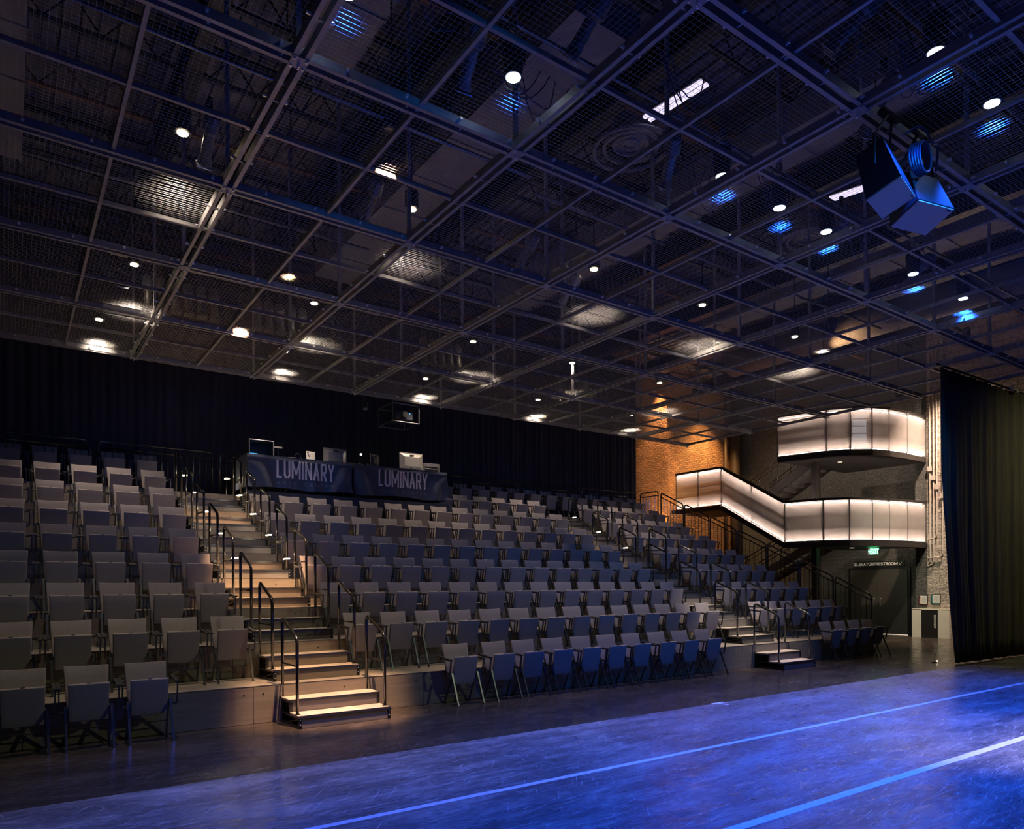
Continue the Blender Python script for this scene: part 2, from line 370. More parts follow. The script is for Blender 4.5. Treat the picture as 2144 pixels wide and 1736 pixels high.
for ai, (xa, xb, nm) in enumerate(((AX0, AX1, 'bright warm aisle'), (BX0, BX1, 'dim right aisle'))):
    nu = 8 if ai == 0 else 8
    for k in range(nu):
        y, z = TY + TD * k - .02, TR * k
        where = 'standing on the floor' if k == 0 else 'standing on the %s platform' % ORD[k]
        lab = 'two loose plywood steps in the %s, %s' % (nm, where)
        if ai not in first_s: first_s[ai] = stair_unit(xa, xb, lab); first_s[ai].location = (xa, y, z)
        else: dup(first_s[ai], (xa, y, z), lab)
        for s, x in ((-1, xa + .025), (1, xb - .025)):
            if ai == 1 and k == 7: continue
            lab = 'black bent-tube handrail, %s side of the %s, %s' % ('left' if s < 0 else 'right', nm, where)
            lit = (k in (3, 4, 5, 6, 7) and ai == 0) or (ai == 1 and k in (4, 5, 6) and s < 0)
            key = ('lit' if lit else 'plain', s)
            if key not in first_s: first_s[key] = handrail(lab, lit, -s); first_s[key].location = (x, y + .02, z)
            else: dup(first_s[key], (x, y + .02, z), lab)
            if lit:
                l = bpy.data.lights.get('rail_lamp')
                if not l:
                    l = bpy.data.lights.new('rail_lamp', 'SPOT'); l.color = WARM; l.energy = 9; l.spot_size = math.radians(150); l.spot_blend = .5; l.shadow_soft_size = .03
                o = bpy.data.objects.new('rail_lamp', l); C.objects.link(o); o.location = (x - s * .16, y - .03, z + .80)

# ------------------------------------------------------------------ chairs
def make_chair():
    t = thing('auditorium_chair', 'grey tip-up chair', 'chair')
    # tipped-up seat pad (leans back towards its hinge)
    c = MB(); a = Vector((0, .12, .70)); b = Vector((0, .215, .285)); d = (b - a); nrm = Vector((0, .975, .22)).normalized()
    def pad(w0, w1, th, p0, p1, cuts=6, curve=0.0, top_curve=0.0):
        mb = MB(); dd = p1 - p0
        n = Vector((0, -dd.z, dd.y)).normalized()
        if n.y < 0: n = -n
        def P(u, v, f):
            w = w0 + (w1 - w0) * v; x = (u - .5) * w; sag = curve * (1 - (2 * u - 1) ** 2)
            p = p0 + dd * v + n * (f * th + sag); return Vector((x, p.y, p.z - top_curve * (1 - (2 * u - 1) ** 2) * (1 - v)))
        nu, nv = cuts, 4; vs = []; 
        for f in (0, 1):
            for j in range(nv + 1):
                for i in range(nu + 1): vs.append(P(i / nu, j / nv, f))
        S = (nu + 1) * (nv + 1); fs = []
        for j in range(nv):
            for i in range(nu):
                q = j * (nu + 1) + i; fs.append((q, q + 1, q + nu + 2, q + nu + 1)); fs.append((q + S, q + S + nu + 1, q + S + nu + 2, q + S + 1))
        for i in range(nu):
            fs.append((i, i + S, i + 1 + S, i + 1)); q = nv * (nu + 1) + i; fs.append((q, q + 1, q + 1 + S, q + S))
        for j in range(nv):
            q = j * (nu + 1); fs.append((q, q + nu + 1, q + nu + 1 + S, q + S)); q += nu; fs.append((q, q + S, q + S + nu + 1, q + nu + 1))
        return mb.add(vs, fs)
    def bev(mb, name, m, off=.009):
        me = mb.mesh(name, m); bm = bmesh.new(); bm.from_mesh(me)
        es = [e for e in bm.edges if e.calc_face_angle(0) > 1.0]
        bmesh.ops.bevel(bm, geom=es, offset=off, segments=3, profile=.5, affect='EDGES'); bm.to_mesh(me); bm.free()
        for p in me.polygons: p.use_smooth = True
        o = link(name, me, t); md = None
        return o
    bev(pad(.395, .375, .042, a, b), 'seat', 'fabric')
    bev(pad(.445, .40, .032, Vector((0, .475, .875)), Vector((0, .335, .40)), 8, .012, .003), 'backrest', 'fabric')
    MB().tube([(-.012, .14, .7075), (.012, .14, .7075)], .006, 8).obox((0, .14, .706), (.022, 0, 0), (0, .009, 0), (0, 0, .003)).build('seat_tag', 'plastic', t)
    for s in (-1, 1):
        x = s * .2225
        MB().bar((x, 0, 0), (x * .985, .19, .455), .024, .022, (0, 1, 0)).bar((x, .155, .37), (x * .985, .192, .46), .03, .028, (0, 1, 0)).build('leg', 'chair_metal', t)
        MB().bar((x * .96, .425, 0), (x * .9, .20, .43), .02, .02, (0, 1, 0)).build('leg', 'chair_metal', t)
        ax = s * .283
        ar = MB().tube([(s * .215, .44, .66), (ax, .42, .672), (ax, .11, .655)], .012, 6)
        ar.add([(ax - .021, .085, .655), (ax + .021, .085, .655), (ax + .021, .30, .672), (ax - .021, .30, .672), (ax - .021, .085, .671), (ax + .021, .085, .671), (ax + .021, .30, .69), (ax - .021, .30, .69)],
               [(0, 3, 2, 1), (4, 5, 6, 7), (0, 1, 5, 4), (1, 2, 6, 5), (2, 3, 7, 6), (3, 0, 4, 7)])
        ar.bar((ax, .30, .681), (ax, .44, .70), .040, .016)
        arm = ar.build('armrest', 'plastic', t)
        MB().bar((ax, .10, .66), (ax, .15, .405), .014, .026, (0, 1, 0)).bar((ax, .15, .405), (x, .165, .405), .016, .016, (0, 1, 0)).build('arm_support', 'chair_metal', arm)
    fr = MB().bar((-.2, .195, .435), (.2, .195, .435), .02, .02, (0, 1, 0)).bar((-.2, .36, .42), (.2, .36, .42), .016, .05)
    for s in (-1, 1): fr.bar((s * .20, .19, .43), (s * .19, .40, .45), .016, .03).bar((s * .19, .39, .42), (s * .20, .46, .72), .016, .02, (0, 1, 0))
    fr.bar((-.21, .30, .19), (.21, .30, .19), .012, .012)
    fr.build('seat_frame', 'chair_metal', t)
    return t
chair0 = make_chair(); used = [False]
def place_chair(x, row, label, group):
    loc = (x, 8.937 + TD * row, TR * row + (.003 if row else 0))
    if not used[0]:
        chair0.location = loc; chair0['label'] = label; chair0['group'] = group; used[0] = True
    else: dup(chair0, loc, label, group)
PIT = .6165
def rowname(r): return 'front row on the floor' if r == 0 else ('topmost row' if r == 8 else '%s raised row' % ORD[r])
for r in range(9):
    xs = [2.51 - PIT * c for c in range(5)] if r else [1.343, .742, .14]
    for c, x in enumerate(xs):
        place_chair(x, r, 'grey tip-up chair, %s, left block, %s seat left of bright aisle' % (rowname(r), ORD[c + 1]), 'chairs of the left block')
for r in range(8):
    xs = [12.43 - PIT * c for c in range(14)][::-1] if r else [5.578, 6.277, 6.848, 7.45, 8.07, 8.66, 9.27, 9.93, 10.57, 11.22]
    if r == 7: xs = xs[8:]
    for c, x in enumerate(xs):
        what = 'seat right of bright aisle' if r < 7 else 'seat right of banner tables'
        place_chair(x, r, 'grey tip-up chair, %s, centre block, %s %s' % (rowname(r), ORD[c + 1], what), 'chairs of the centre block')
for r in range(8):
    xs = [17.38 - PIT * c for c in range(6 if r else 4)]
    for c, x in enumerate(xs):
        place_chair(x, r, 'grey tip-up chair, %s, right block, %s seat from right end' % (rowname(r), ORD[c + 1]), 'chairs of the right block')
for c in range(14):
    x = 17.38 - PIT * c
    place_chair(x - .02, 8, 'grey tip-up chair, topmost row, %s seat from its right end' % ORD[c + 1], 'chairs of the topmost row right of the booth')

# ------------------------------------------------------------------ guardrails
def guard_segment(name, p, q, z0p, z0q, hp, hq, drop, label, cat='guardrail', group=None, n=None):
    """welded guardrail panel from p to q (plan points); rounded top rail, second rail, balusters down to z0"""
    p, q = Vector(p), Vector(q); d = (q - p); L = d.length; t = thing(name, label, cat, (p.x, p.y, z0p), group)
    o = Vector((p.x, p.y, z0p))
    def P(s, z): v = p + d * (s / L); return Vector((v.x, v.y, z)) - o
    zt = lambda s: hp + (hq - hp) * s / L
    r = .021
    pts = fillet([P(0, z0p), P(0, zt(0)), P(L, zt(L)), P(L, z0q)], .10)
    MB().tube(pts, r, 10).build('top_rail', 'rail_metal', t, smooth=True)
    MB().tube([P(0, zt(0) - drop), P(L, zt(L) - drop)], .017, 8).build('lower_rail', 'rail_metal', t, smooth=True)
    nb = n or max(2, int(L / .13)); 
    zb = lambda s: z0p + (z0q - z0p) * s / L
    m_ = MB().tube([P(0, zb(0) + .06), P(L, zb(L) + .06)], .010, 6)
    for k in range(1, nb):
        s = L * k / nb; m_.tube([P(s, zb(s) + .05), P(s, zt(s) - drop)], .008, 6)
    m_.build('balusters', 'rail_metal', t)
    return t
ZR = TR * 8
jx = [-2.2, -.93, 1.45, 1.60, 3.92, 4.06, 5.0]
yb = 17.47
guard_segment('back_guardrail', (-2.2, yb), (1.45, yb), ZR, ZR, 4.86, 4.86, .14, 'black tube guardrail behind the left block, leftmost length', group='guardrails along the back')
guard_segment('back_guardrail', (1.62, yb), (3.90, yb), ZR, ZR, 4.86, 4.86, .14, 'black tube guardrail length behind the top of the bright aisle', group='guardrails along the back')
guard_segment('back_guardrail', (4.07, yb), (5.6, yb), ZR, ZR, 4.86, 4.86, .14, 'black tube guardrail length just left of the banner tables', group='guardrails along the back')
for a, b, lab in ((9.2, 12.52, 'starting at the right end of the booth'), (12.63, 14.98, 'in the middle of the rear right side'), (15.1, 17.50, 'rightmost, ending beside the brick wall')):
    guard_segment('back_guardrail', (a, yb), (b, yb), ZR, ZR, 4.86, 4.86, .14, 'black tube guardrail length behind the topmost row, ' + lab, group='guardrails along the back')
guard_segment('side_guardrail', (RX + .04, 16.62), (RX + .04, 17.42), ZR - .1, ZR - .1, 4.86, 4.86, .14, 'short level black guardrail at the top right corner of the seating', group='guardrails down the right side')
for k in range(7):
    y1 = TY + TD * k + .06; y2 = TY + TD * (k + 1) + .00
    z1 = TR * (k + 1) - .05 - (.0 if k else .0)
    z0 = TR * k + .42
    guard_segment('side_guardrail', (RX + .04, y2), (RX + .04, y1), TR * (k + 1) - .1, TR * (k + 1) - .1, TR * (k + 2) + 1.0, TR * (k + 1) + 1.0, .14,
                  'sloping black guardrail down the right side, beside the %s raised row' % ORD[k + 1], group='guardrails down the right side', n=7)

# ------------------------------------------------------------------ booth with two draped tables
bb = thing('booth_platform', 'dark raised platform under the control tables', 'platform', (6.6, 15.5, TR * 7 + .004))
MB().box((-2.40, 0, 0), (2.45, .97, TR - .004)).build('platform_body', 'booth_base', bb)
lv = MB()
for k in range(8): lv.box((-2.425, .12, .05 + .048 * k), (-2.402, .85, .075 + .048 * k))
lv.build('louvre', 'silver_plastic', bb)
def cloth(x0, x1, label, seed):
    """fitted banner cloth: front, top and two ends, with hanging folds"""
    rnd = random.Random(seed); ph = [rnd.uniform(0, 6.28) for _ in range(6)]
    t = None; yF, yB, zT, zB = 15.60, 16.46, 4.585, 3.885
    def fold(x, z):
        h = (zT - z) / (zT - zB); u = (x - x0) / (x1 - x0)
        e = math.exp(-((u - .02) / .12) ** 2) + math.exp(-((u - .98) / .12) ** 2)
        sag = math.sin(u * 3.14159)
        return -.055 * h * (math.sin(u * 19 + ph[0] + h * 2.5 * (u - .5) * 4) * .6 + math.sin(u * 41 + ph[1] - h * 3) * .25) * (.5 + e) - .06 * h * e - .012 * math.exp(-((h - .07 - .06 * sag) / .03) ** 2)
    mb = MB(); mb.grid(lambda u, v: (x0 + (x1 - x0) * u, yF + fold(x0 + (x1 - x0) * u, zT - (zT - zB) * v), zT - (zT - zB) * v + (-.02 * math.sin(u * 9 + ph[2]) * v)), 70, 22)
    o = mb.build('tablecloth', 'banner', smooth=True)
    mb2 = MB().grid(lambda u, v: (x0 + (x1 - x0) * u, yF + (yB - yF) * v, zT + .004 * math.sin(u * 30) * math.sin(v * 9)), 30, 8)
    for sx, s in ((x0, -1), (x1, 1)):
        mb2.grid(lambda u, v: (sx + s * .015 * v * (1 + .5 * math.sin(u * 16 + ph[3])), yF + (yB - yF) * u, zT - (zT - zB) * v), 24, 10)
    me = mb2.mesh('tablecloth_top', 'banner', smooth=True)
    bm = bmesh.new(); bm.from_mesh(o.data); bm.from_mesh(me); bm.to_mesh(o.data); bm.free()
    for p in o.data.polygons: p.use_smooth = True
    tag(o, label, 'tablecloth', 'banner cloths on the control tables')
    return o, fold
# simple stroke lettering laid onto the cloth
STROKES = {'X': [((0, 0), (1, 1)), ((0, 1), (1, 0))], 'V': [((0, 1), (.5, 0)), ((.5, 0), (1, 1))], '/': [((0, -.1), (1, 1.1))],
 'O': [((.3, 1), (.7, 1)), ((.7, 1), (1, .7)), ((1, .7), (1, .3)), ((1, .3), (.7, 0)), ((.7, 0), (.3, 0)), ((.3, 0), (0, .3)), ((0, .3), (0, .7)), ((0, .7), (.3, 1))],
 'G': [((1, .82), (.75, 1)), ((.75, 1), (.25, 1)), ((.25, 1), (0, .75)), ((0, .75), (0, .25)), ((0, .25), (.25, 0)), ((.25, 0), (.8, 0)), ((.8, 0), (1, .15)), ((1, .15), (1, .48)), ((1, .48), (.6, .48))],
 'L': [((0, 0), (0, 1)), ((0, 0), (.8, 0))], 'U': [((0, 1), (0, .15)), ((0, .15), (.25, 0)), ((.25, 0), (.75, 0)), ((.75, 0), (1, .15)), ((1, .15), (1, 1))],
 'M': [((0, 0), (0, 1)), ((0, 1), (.5, .25)), ((.5, .25), (1, 1)), ((1, 1), (1, 0))], 'I': [((0, 0), (0, 1))], 'N': [((0, 0), (0, 1)), ((0, 1), (1, 0)), ((1, 0), (1, 1))],
 'A': [((0, 0), (.5, 1)), ((.5, 1), (1, 0)), ((.2, .32), (.8, .32))], 'R': [((0, 0), (0, 1)), ((0, 1), (.8, 1)), ((.8, 1), (1, .85)), ((1, .85), (1, .62)), ((1, .62), (.8, .48)), ((.8, .48), (0, .48)), ((.5, .48), (1, 0))],
 'Y': [((0, 1), (.5, .45)), ((1, 1), (.5, .45)), ((.5, .45), (.5, 0))], 'T': [((0, 1), (1, 1)), ((.5, 1), (.5, 0))], 'S': [((1, .85), (.75, 1)), ((.75, 1), (.2, 1)), ((.2, 1), (0, .8)), ((0, .8), (.1, .6)), ((.1, .6), (.9, .42)), ((.9, .42), (1, .2)), ((1, .2), (.8, 0)), ((.8, 0), (.2, 0)), ((.2, 0), (0, .15))],
 'C': [((1, .8), (.75, 1)), ((.75, 1), (.25, 1)), ((.25, 1), (0, .75)), ((0, .75), (0, .25)), ((0, .25), (.25, 0)), ((.25, 0), (.75, 0)), ((.75, 0), (1, .2))], 'E': [((1, 1), (0, 1)), ((0, 1), (0, 0)), ((0, 0), (1, 0)), ((0, .5), (.85, .5))]}
WID = {'/': .55, 'O': 1.05, 'T': .85, 'E': .75, 'I': 0, 'M': 1.45, 'N': 1.0, 'L': .75}
def lettering(word, x0, x1, z0, h, th, surf, name, m, parent, gap=.42, wfac=1):
    n = [WID.get(c, .92) if c != ' ' else 1.0 for c in word]
    tot = sum(n) + gap * (len(word) - 1) * 1.0; unit = (x1 - x0 - th) / tot; x = x0 + th / 2; mb = MB(); q = 0
    for c, w_ in zip(word, n):
        for (a, b) in STROKES.get(c, []):
            pa = Vector((x + a[0] * w_ * unit, z0 + th / 2 + a[1] * (h - th))); pb = Vector((x + b[0] * w_ * unit, z0 + th / 2 + b[1] * (h - th)))
            d = pb - pa; L = d.length; d.normalize(); s = Vector((-d.y, d.x)) * th / 2; pa -= d * th * .5; pb += d * th * .5; k = max(1, int(L / .012)); q += 1
            def fn(u, v):
                p = pa.lerp(pb, u) + s * (2 * v - 1); return (p.x, surf(p.x, p.y) - .004 - .00012 * (q % 7), p.y)
            mb.grid(fn, k, 2)
        x += (w_ + gap) * unit
    return mb.build(name, m, parent)
for x0, x1, tx0, tx1, lab, sd in ((4.18, 6.52, 4.80, 6.10, 'left dark blue banner tablecloth, end nearest the bright aisle', 3), (6.58, 9.04, 7.19, 8.49, 'right dark blue banner tablecloth, under the pale monitor', 8)):
    tb = thing('folding_table', 'folding table hidden under the %s banner cloth' % ('left' if sd == 3 else 'right'), 'table', ((x0 + x1) / 2, 16.03, ZR), 'control tables')
    wx = (x1 - x0) / 2 - .06
    MB().box((-wx, -.38, .74), (wx, .38, .79)).build('tabletop', 'plastic', tb)
    for sx in (-1, 1):
        for sy in (-1, 1): MB().box((sx * (wx - .1) - .015, sy * .32 - .015, 0), (sx * (wx - .1) + .015, sy * .32 + .015, .74)).build('leg', 'chair_metal', tb)
    o, fold = cloth(x0, x1, lab, sd)
    surf = lambda x, z, fold=fold: 15.60 + fold(x, z)
    lettering('LUMINARY', tx0, tx1, 4.118, .385, .042, surf, 'large_lettering', 'banner_ink', o, gap=.62)
    lettering('ARTS CENTER', tx0 + .01, tx1 - .02, 3.975, .072, .007, surf, 'small_lettering', 'banner_ink_dim', o, gap=1.0)

ZT = 4.59
# flight-case style desk hood with blue screen light
t = thing('console_hood', 'black open fronted equipment case with bright metal rim, left end of the tables', 'equipment case', (4.62, 16.08, ZT))
MB().box((-.27, 0, 0), (-.25, .34, .39)).box((.25, 0, 0), (.27, .34, .39)).box((-.27, 0, .375), (.27, .34, .39)).box((-.27, .33, 0), (.27, .345, .39)).build('case_body', 'plastic', t)
MB().tube(fillet([(-.265, -.006, 0), (-.265, -.006, .395), (.265, -.006, .395), (.265, -.006, 0)], .02), .008, 8).build('metal_rim', 'zinc', t)
MB().box((-.24, .30, .05), (.0, .32, .15)).build('screen', 'desk_blue', t)
MB().box((-.22, .10, 0), (.2, .26, .04)).build('console', 'silver_plastic', t)
# small gooseneck lamp bar
t = thing('desk_lamp', 'thin white bar lamp on a stalk just right of the black equipment case', 'lamp', (5.02, 16.2, ZT))
MB().cyl((0, 0, 0), (0, 0, .28), .006, 8).cyl((0, 0, 0), (0, 0, .01), .04, 16).build('stalk', 'chair_metal', t)
MB().box((-.10, -.015, .28), (.09, .015, .315)).build('lamp_head', 'silver_plastic', t)
t = thing('tablet', 'white tablet leaning back on a stand on the left table', 'tablet', (5.70, 16.0, ZT), rz=.05)
MB().obox((0, 0, .125), (.105, 0, 0), (0, .004, 0), (.012, .03, .125)).build('tablet_back', 'paper', t, bevel=.003)
MB().cyl((-.068, -.02, .215), (-.068, .01, .215), .012, 12).build('camera_lens', 'sign_black', t)
MB().tube([(0, .02, .1), (0, .10, 0)], .006, 6).box((-.05, -.05, 0), (.05, .1, .008)).build('stand', 'silver_plastic', t)
def monitor(x, w_, h_, label, m, rz, tilt=0, z=.06):
    t = thing('monitor', label, 'monitor', (x, 16.12, ZT), 'monitors on the control tables', rz)
    MB().obox((0, .02, z + h_ / 2), (w_ / 2, 0, 0), (0, .012, 0), (0, 0, h_ / 2)).build('screen_frame', m, t, bevel=.004)
    mb = MB(); a, b = w_ / 2 - .015, w_ / 2 * .62; zt, zb = z + h_ - .03, z + .06
    mb.add([(-a, .008, zt), (a, .008, zt), (a, .008, z + .01), (-a, .008, z + .01), (-b, -.045, zt - .08), (b, -.045, zt - .08), (b, -.045, zb), (-b, -.045, zb)],
           [(0, 1, 5, 4), (1, 2, 6, 5), (2, 3, 7, 6), (3, 0, 4, 7), (4, 5, 6, 7)])
    mb.build('rear_shell', m, t)
    MB().box((-.03, -.03, 0), (.03, 0, z + .15)).box((-.12, -.08, 0), (.12, .08, .012)).build('stand', m, t)
    MB().box((-.05, -.05, z + h_ - .07), (.05, -.008, z + h_ - .055)).build('vent_slot', 'plastic', t)
    return t
monitor(6.33, .56, .36, 'dark blue-grey monitor seen from behind on the left table', 'silver_plastic', 0, z=.04)
monitor(8.32, .64, .40, 'pale grey monitor seen from behind on the right table', 'silver_plastic', 0, z=.10)
monitor(7.34, .34, .30, 'small black monitor turned sideways near the bright bulb', 'plastic', .55, z=.07)
t = thing('bulb_lamp', 'small bright white work bulb on a stalk between the two tables', 'lamp', (7.02, 16.2, ZT))
MB().tube([(0, 0, 0), (0, 0, .2), (-.01, 0, .33)], .007, 8).cyl((0, 0, 0), (0, 0, .012), .05, 16).build('stalk', 'chair_metal', t)
MB().cyl((-.01, -.02, .345), (-.01, .02, .345), .018, 12).build('bulb', 'desk_lamp', t)
t = thing('rack_case', 'small grey rack of audio units at the right end of the right table', 'equipment rack', (8.89, 16.10, ZT))
MB().box((-.22, 0, 0), (.22, .3, .01)).box((-.22, 0, .27), (.22, .3, .285)).box((-.22, 0, 0), (-.205, .3, .28)).box((.205, 0, 0), (.22, .3, .28)).box((-.22, .28, 0), (.22, .3, .28)).build('case', 'silver_plastic', t)
for k, z in enumerate((.02, .11, .20)):
    u = MB().box((-.2, .01, z), (.2, .25, z + .07)).build('rack_unit', 'silver_plastic' if k != 1 else 'plastic', t)
    kn = MB()
    for q in range(9): kn.cyl((-.17 + q * .042, .01, z + .035), (-.17 + q * .042, -.008, z + .035), .009, 8)
    kn.build('knobs', 'zinc', u)
t = thing('headset', 'black folded headset lying between the tablet and the monitor', 'headset', (5.40, 16.0, ZT))
MB().tube(fillet([(-.07, 0, .03), (-.06, 0, .16), (.06, 0, .16), (.07, 0, .03)], .05), .007, 8).build('headband', 'plastic', t)
for s in (-1, 1): MB().cyl((s * .055, 0, .04), (s * .085, 0, .04), .036, 14).build('ear_cup', 'plastic', t)
t = MB().box((5.14, 15.85, ZT), (5.30, 16.0, ZT + .045)).build('small_mixer', 'silver_plastic', bevel=.006); tag(t, 'small silver control box on the left table between the lamp bar and headset', 'control box')
t = MB().box((5.86, 16.2, ZT + .045), (6.08, 16.26, ZT + .06)).box((5.88, 16.2, ZT), (5.90, 16.26, ZT + .045)).box((6.04, 16.2, ZT), (6.06, 16.26, ZT + .045)).build('laptop_stand', 'white_paint'); tag(t, 'low white bar stand right behind the white tablet', 'stand')
cb = MB(); rnd = random.Random(4)
for k in range(7):
    x = 6.62 + k * .07; cb.tube(fillet([(x, 15.72, ZT + .01), (x + rnd.uniform(-.1, .1), 15.9, ZT + .06 + rnd.random() * .04), (x + rnd.uniform(-.1, .15), 15.95, ZT + .02), (x + .15, 16.1, ZT + .012)], .05), .006, 6)
tag(cb.build('cable_bundle', 'silver_plastic'), 'tangle of pale cables where the two tables meet', 'cables', kind='stuff')
# ------------------------------------------------------------------ curtains
def curtain(name, p, q, z0, z1, label, amp=.05, wl=.17, seed=1, m='velour', foot=None, parent=None):
    rnd = random.Random(seed); p, q = Vector(p), Vector(q); d = q - p; L = d.length; n = Vector((-d.y, d.x)).normalized(); ph = [rnd.uniform(0, 6) for _ in range(5)]
    nu = int(L / .04); vals = []
    def fn(u, v):
        s = u * L; z = z0 + (z1 - z0) * v
        a = amp * (1 - .35 * v); f = a * (math.sin(s * 6.28 / wl + ph[0] + 1.3 * math.sin(s * 1.7 + ph[1])) * .6 + math.sin(s * 6.28 / (wl * 2.7) + ph[2]) * .5 + .15 * math.sin(z * 2 + s * 3 + ph[3]))
        c = p + d * u + n * f
        if foot: c += Vector(foot[:2]) * ((1 - v) ** 2.2) * (1 - u) ** 6
        return (c.x, c.y, z)
    o = MB().grid(fn, nu, 14).build(name, m, parent, smooth=True)
    md = o.modifiers.new('thickness', 'SOLIDIFY'); md.thickness = .008
    tag(o, label, 'curtain'); return o
curtain('back_curtain', (-2.4, 18.05), (18.08, 18.05), .02, 9.6, 'long black velour curtain hanging along the whole rear wall behind the seating', .055, .19, 2)
curtain('side_curtain', (16.07, 7.1), (23.8, 6.95), .02, 6.30, 'tall black stage curtain at the right, in front of the pale block pier', .07, .26, 5, m='drape', foot=(.75, .05, 0))
t = thing('curtain_track', 'black pipe carrying the right stage curtain just below the wire grid', 'pipe', (16.0, 7.08, 6.33))
MB().cyl((-.1, 0, 0), (7.9, -.12, 0), .024, 10).build('pipe', 'black_steel', t)
tm_ = MB()
for k in range(40): tm_.tube([(.1 + k * .19, -.03, -.06), (.1 + k * .19, .03, .0), (.1 + k * .19, -.03, .03)], .004, 5)
tm_.build('curtain_ties', 'white_paint', t)
tg = MB().tube(fillet([(19.25, 7.0, 6.36), (19.3, 6.9, 6.25), (19.42, 6.95, 6.40), (19.5, 6.9, 6.22), (19.62, 6.95, 6.36)], .06), .022, 7)
tag(tg.build('knotted_rope', 'conduit'), 'pale knotted rope on top of the right stage curtain', 'rope')

# ------------------------------------------------------------------ wire grid overhead
NI, NJ = range(-1, 8), range(-2, 5)
gridT = thing('tension_wire_grid', 'overhead walk-on grid of steel channels and woven wire mesh above the whole hall', 'overhead grid', (0, 0, GZ))
X = lambda i: GX + GDX * i
Y = lambda j: GY + GDY * j
XA, XB, YA, YB = X(-1) - 1.1, X(7), Y(-2) - .05, Y(4)
def bolts(mb, p, q, step, z, off):
    p, q = Vector(p), Vector(q); d = q - p; L = d.length; d.normalize(); s = Vector((-d.y, d.x, 0)); n = int(L / step)
    for k in range(n):
        c = p + d * ((k + .5) * step)
        for sg in (-1, 1):
            a = c + s * sg * off; mb.cyl((a.x, a.y, z), (a.x + s.x * sg * .04, a.y + s.y * sg * .04, z), .015, 6)
def channel(p, q, along, name):
    """pair of strut channels with spacers"""
    mb = MB(); ox, oy = (0, .052) if along == 'x' else (.052, 0)
    for s in (-1, 1):
        a = (p[0] + s * ox, p[1] + s * oy, .045); b = (q[0] + s * ox, q[1] + s * oy, .045)
        mb.bar(a, b, .042, .006 + .0); mb.v[-8:] = [(v[0], v[1], v[2] - .042) for v in mb.v[-8:]]
        for e in (-1, 1):
            ex, ey = (0, .019 * e) if along == 'x' else (.019 * e, 0)
            mb.bar((a[0] + ex, a[1] + ey, .045), (b[0] + ex, b[1] + ey, .045), .004, .085)
    L = abs(q[0] - p[0]) + abs(q[1] - p[1]); n = int(L / .58)
    for k in range(n):
        f = (k + .5) / n; c = (p[0] + (q[0] - p[0]) * f, p[1] + (q[1] - p[1]) * f)
        if along == 'x': mb.bar((c[0], c[1] - .05, .03), (c[0], c[1] + .05, .03), .02, .02)
        else: mb.bar((c[0] - .05, c[1], .03), (c[0] + .05, c[1], .03), .02, .02)
    o = mb.build(name, 'grid_steel', gridT)
    b = MB(); bolts(b, (*p, 0), (*q, 0), .59, .045, .074); b.build('bolts', 'zinc', o)
for i in NI:
    if i < 7: channel((X(i), YA), (X(i), YB), 'y', 'channel_beam')
for j in NJ: channel((XA, Y(j)), (XB if j < 4 else XB, Y(j)), 'x', 'channel_beam')
for i in list(NI)[:-1]:
    MB().bar((X(i + .5), YA, .05), (X(i + .5), YB, .05), .036, .05).build('cross_bar', 'grid_steel', gridT)
MB().bar((X(7), YA, .05), (X(7), YB, .05), .036, .07).build('edge_bar', 'grid_steel', gridT)
for j in list(NJ)[:-1]:
    MB().bar((XA, Y(j + .5), .06), (XB, Y(j + .5), .06), .036, .05).build('cross_bar', 'grid_steel', gridT)
pl = MB().box((-.075, -.075, -.008), (.075, .075, -.001)).mesh('joint_plate', 'grid_steel')
bl = MB()
for sx in (-1, 1):
    for sy in (-1, 1): bl.cyl((sx * .052, sy * .052, -.024), (sx * .052, sy * .052, -.008), .011, 6)
for k in (0, 1): bl.cyl((.0, -.01 + .03 * k, -.05), (.0, -.01 + .03 * k, -.008), .009, 6)
bl = bl.mesh('bolts', 'zinc')
rod = MB().bar((0, 0, 0), (0, 0, 3.8), .045, .045, (0, 1, 0)).mesh('hanger_post', 'grid_steel')
for i in NI:
    for j in NJ:
        p = link('joint_plate', pl, gridT); p.location = (X(i), Y(j), 0)
        b = link('bolts', bl, p)
        if i < 7 and not (i == 4 and j == -1):
            h = link('hanger_post', rod, gridT); h.location = (X(i), Y(j), .09)
# woven wire panels, one per quarter bay
def wire_panel(w_, d_, sp=.05, r=.0017):
    mb = MB(); nx = int(w_ / sp); ny = int(d_ / sp); rnd = random.Random(3)
    def wire(p, q, side):
        n = 4; pts = [Vector(p).lerp(Vector(q), k / n) for k in range(n + 1)]
        for k in range(1, n): pts[k] += Vector((side[0], side[1], 0)) * rnd.uniform(-.006, .006) + Vector((0, 0, rnd.uniform(-.004, .004)))
        mb.tube(pts, r, 4, False)
    for k in range(nx + 1):
        x = -w_ / 2 + (k + .0) * w_ / nx; wire((x, -d_ / 2, .003), (x, d_ / 2, .003), (1, 0))
    for k in range(ny + 1):
        y = -d_ / 2 + k * d_ / ny; wire((-w_ / 2, y, 0), (w_ / 2, y, 0), (0, 1))
    return mb.mesh('wire_mesh', 'wire_steel')
wp = wire_panel(GDX - .14, GDY - .14)
n_panels = 0
for i in range(-1, 7):
    for j in range(-2, 4):
        o = link('wire_mesh', wp, gridT); o.location = (X(i + .5), Y(j + .5), .088)
o = link('wire_mesh', wire_panel(1.0, YB - YA), gridT); o.location = (X(-1) - .6, (YA + YB) / 2, .088)

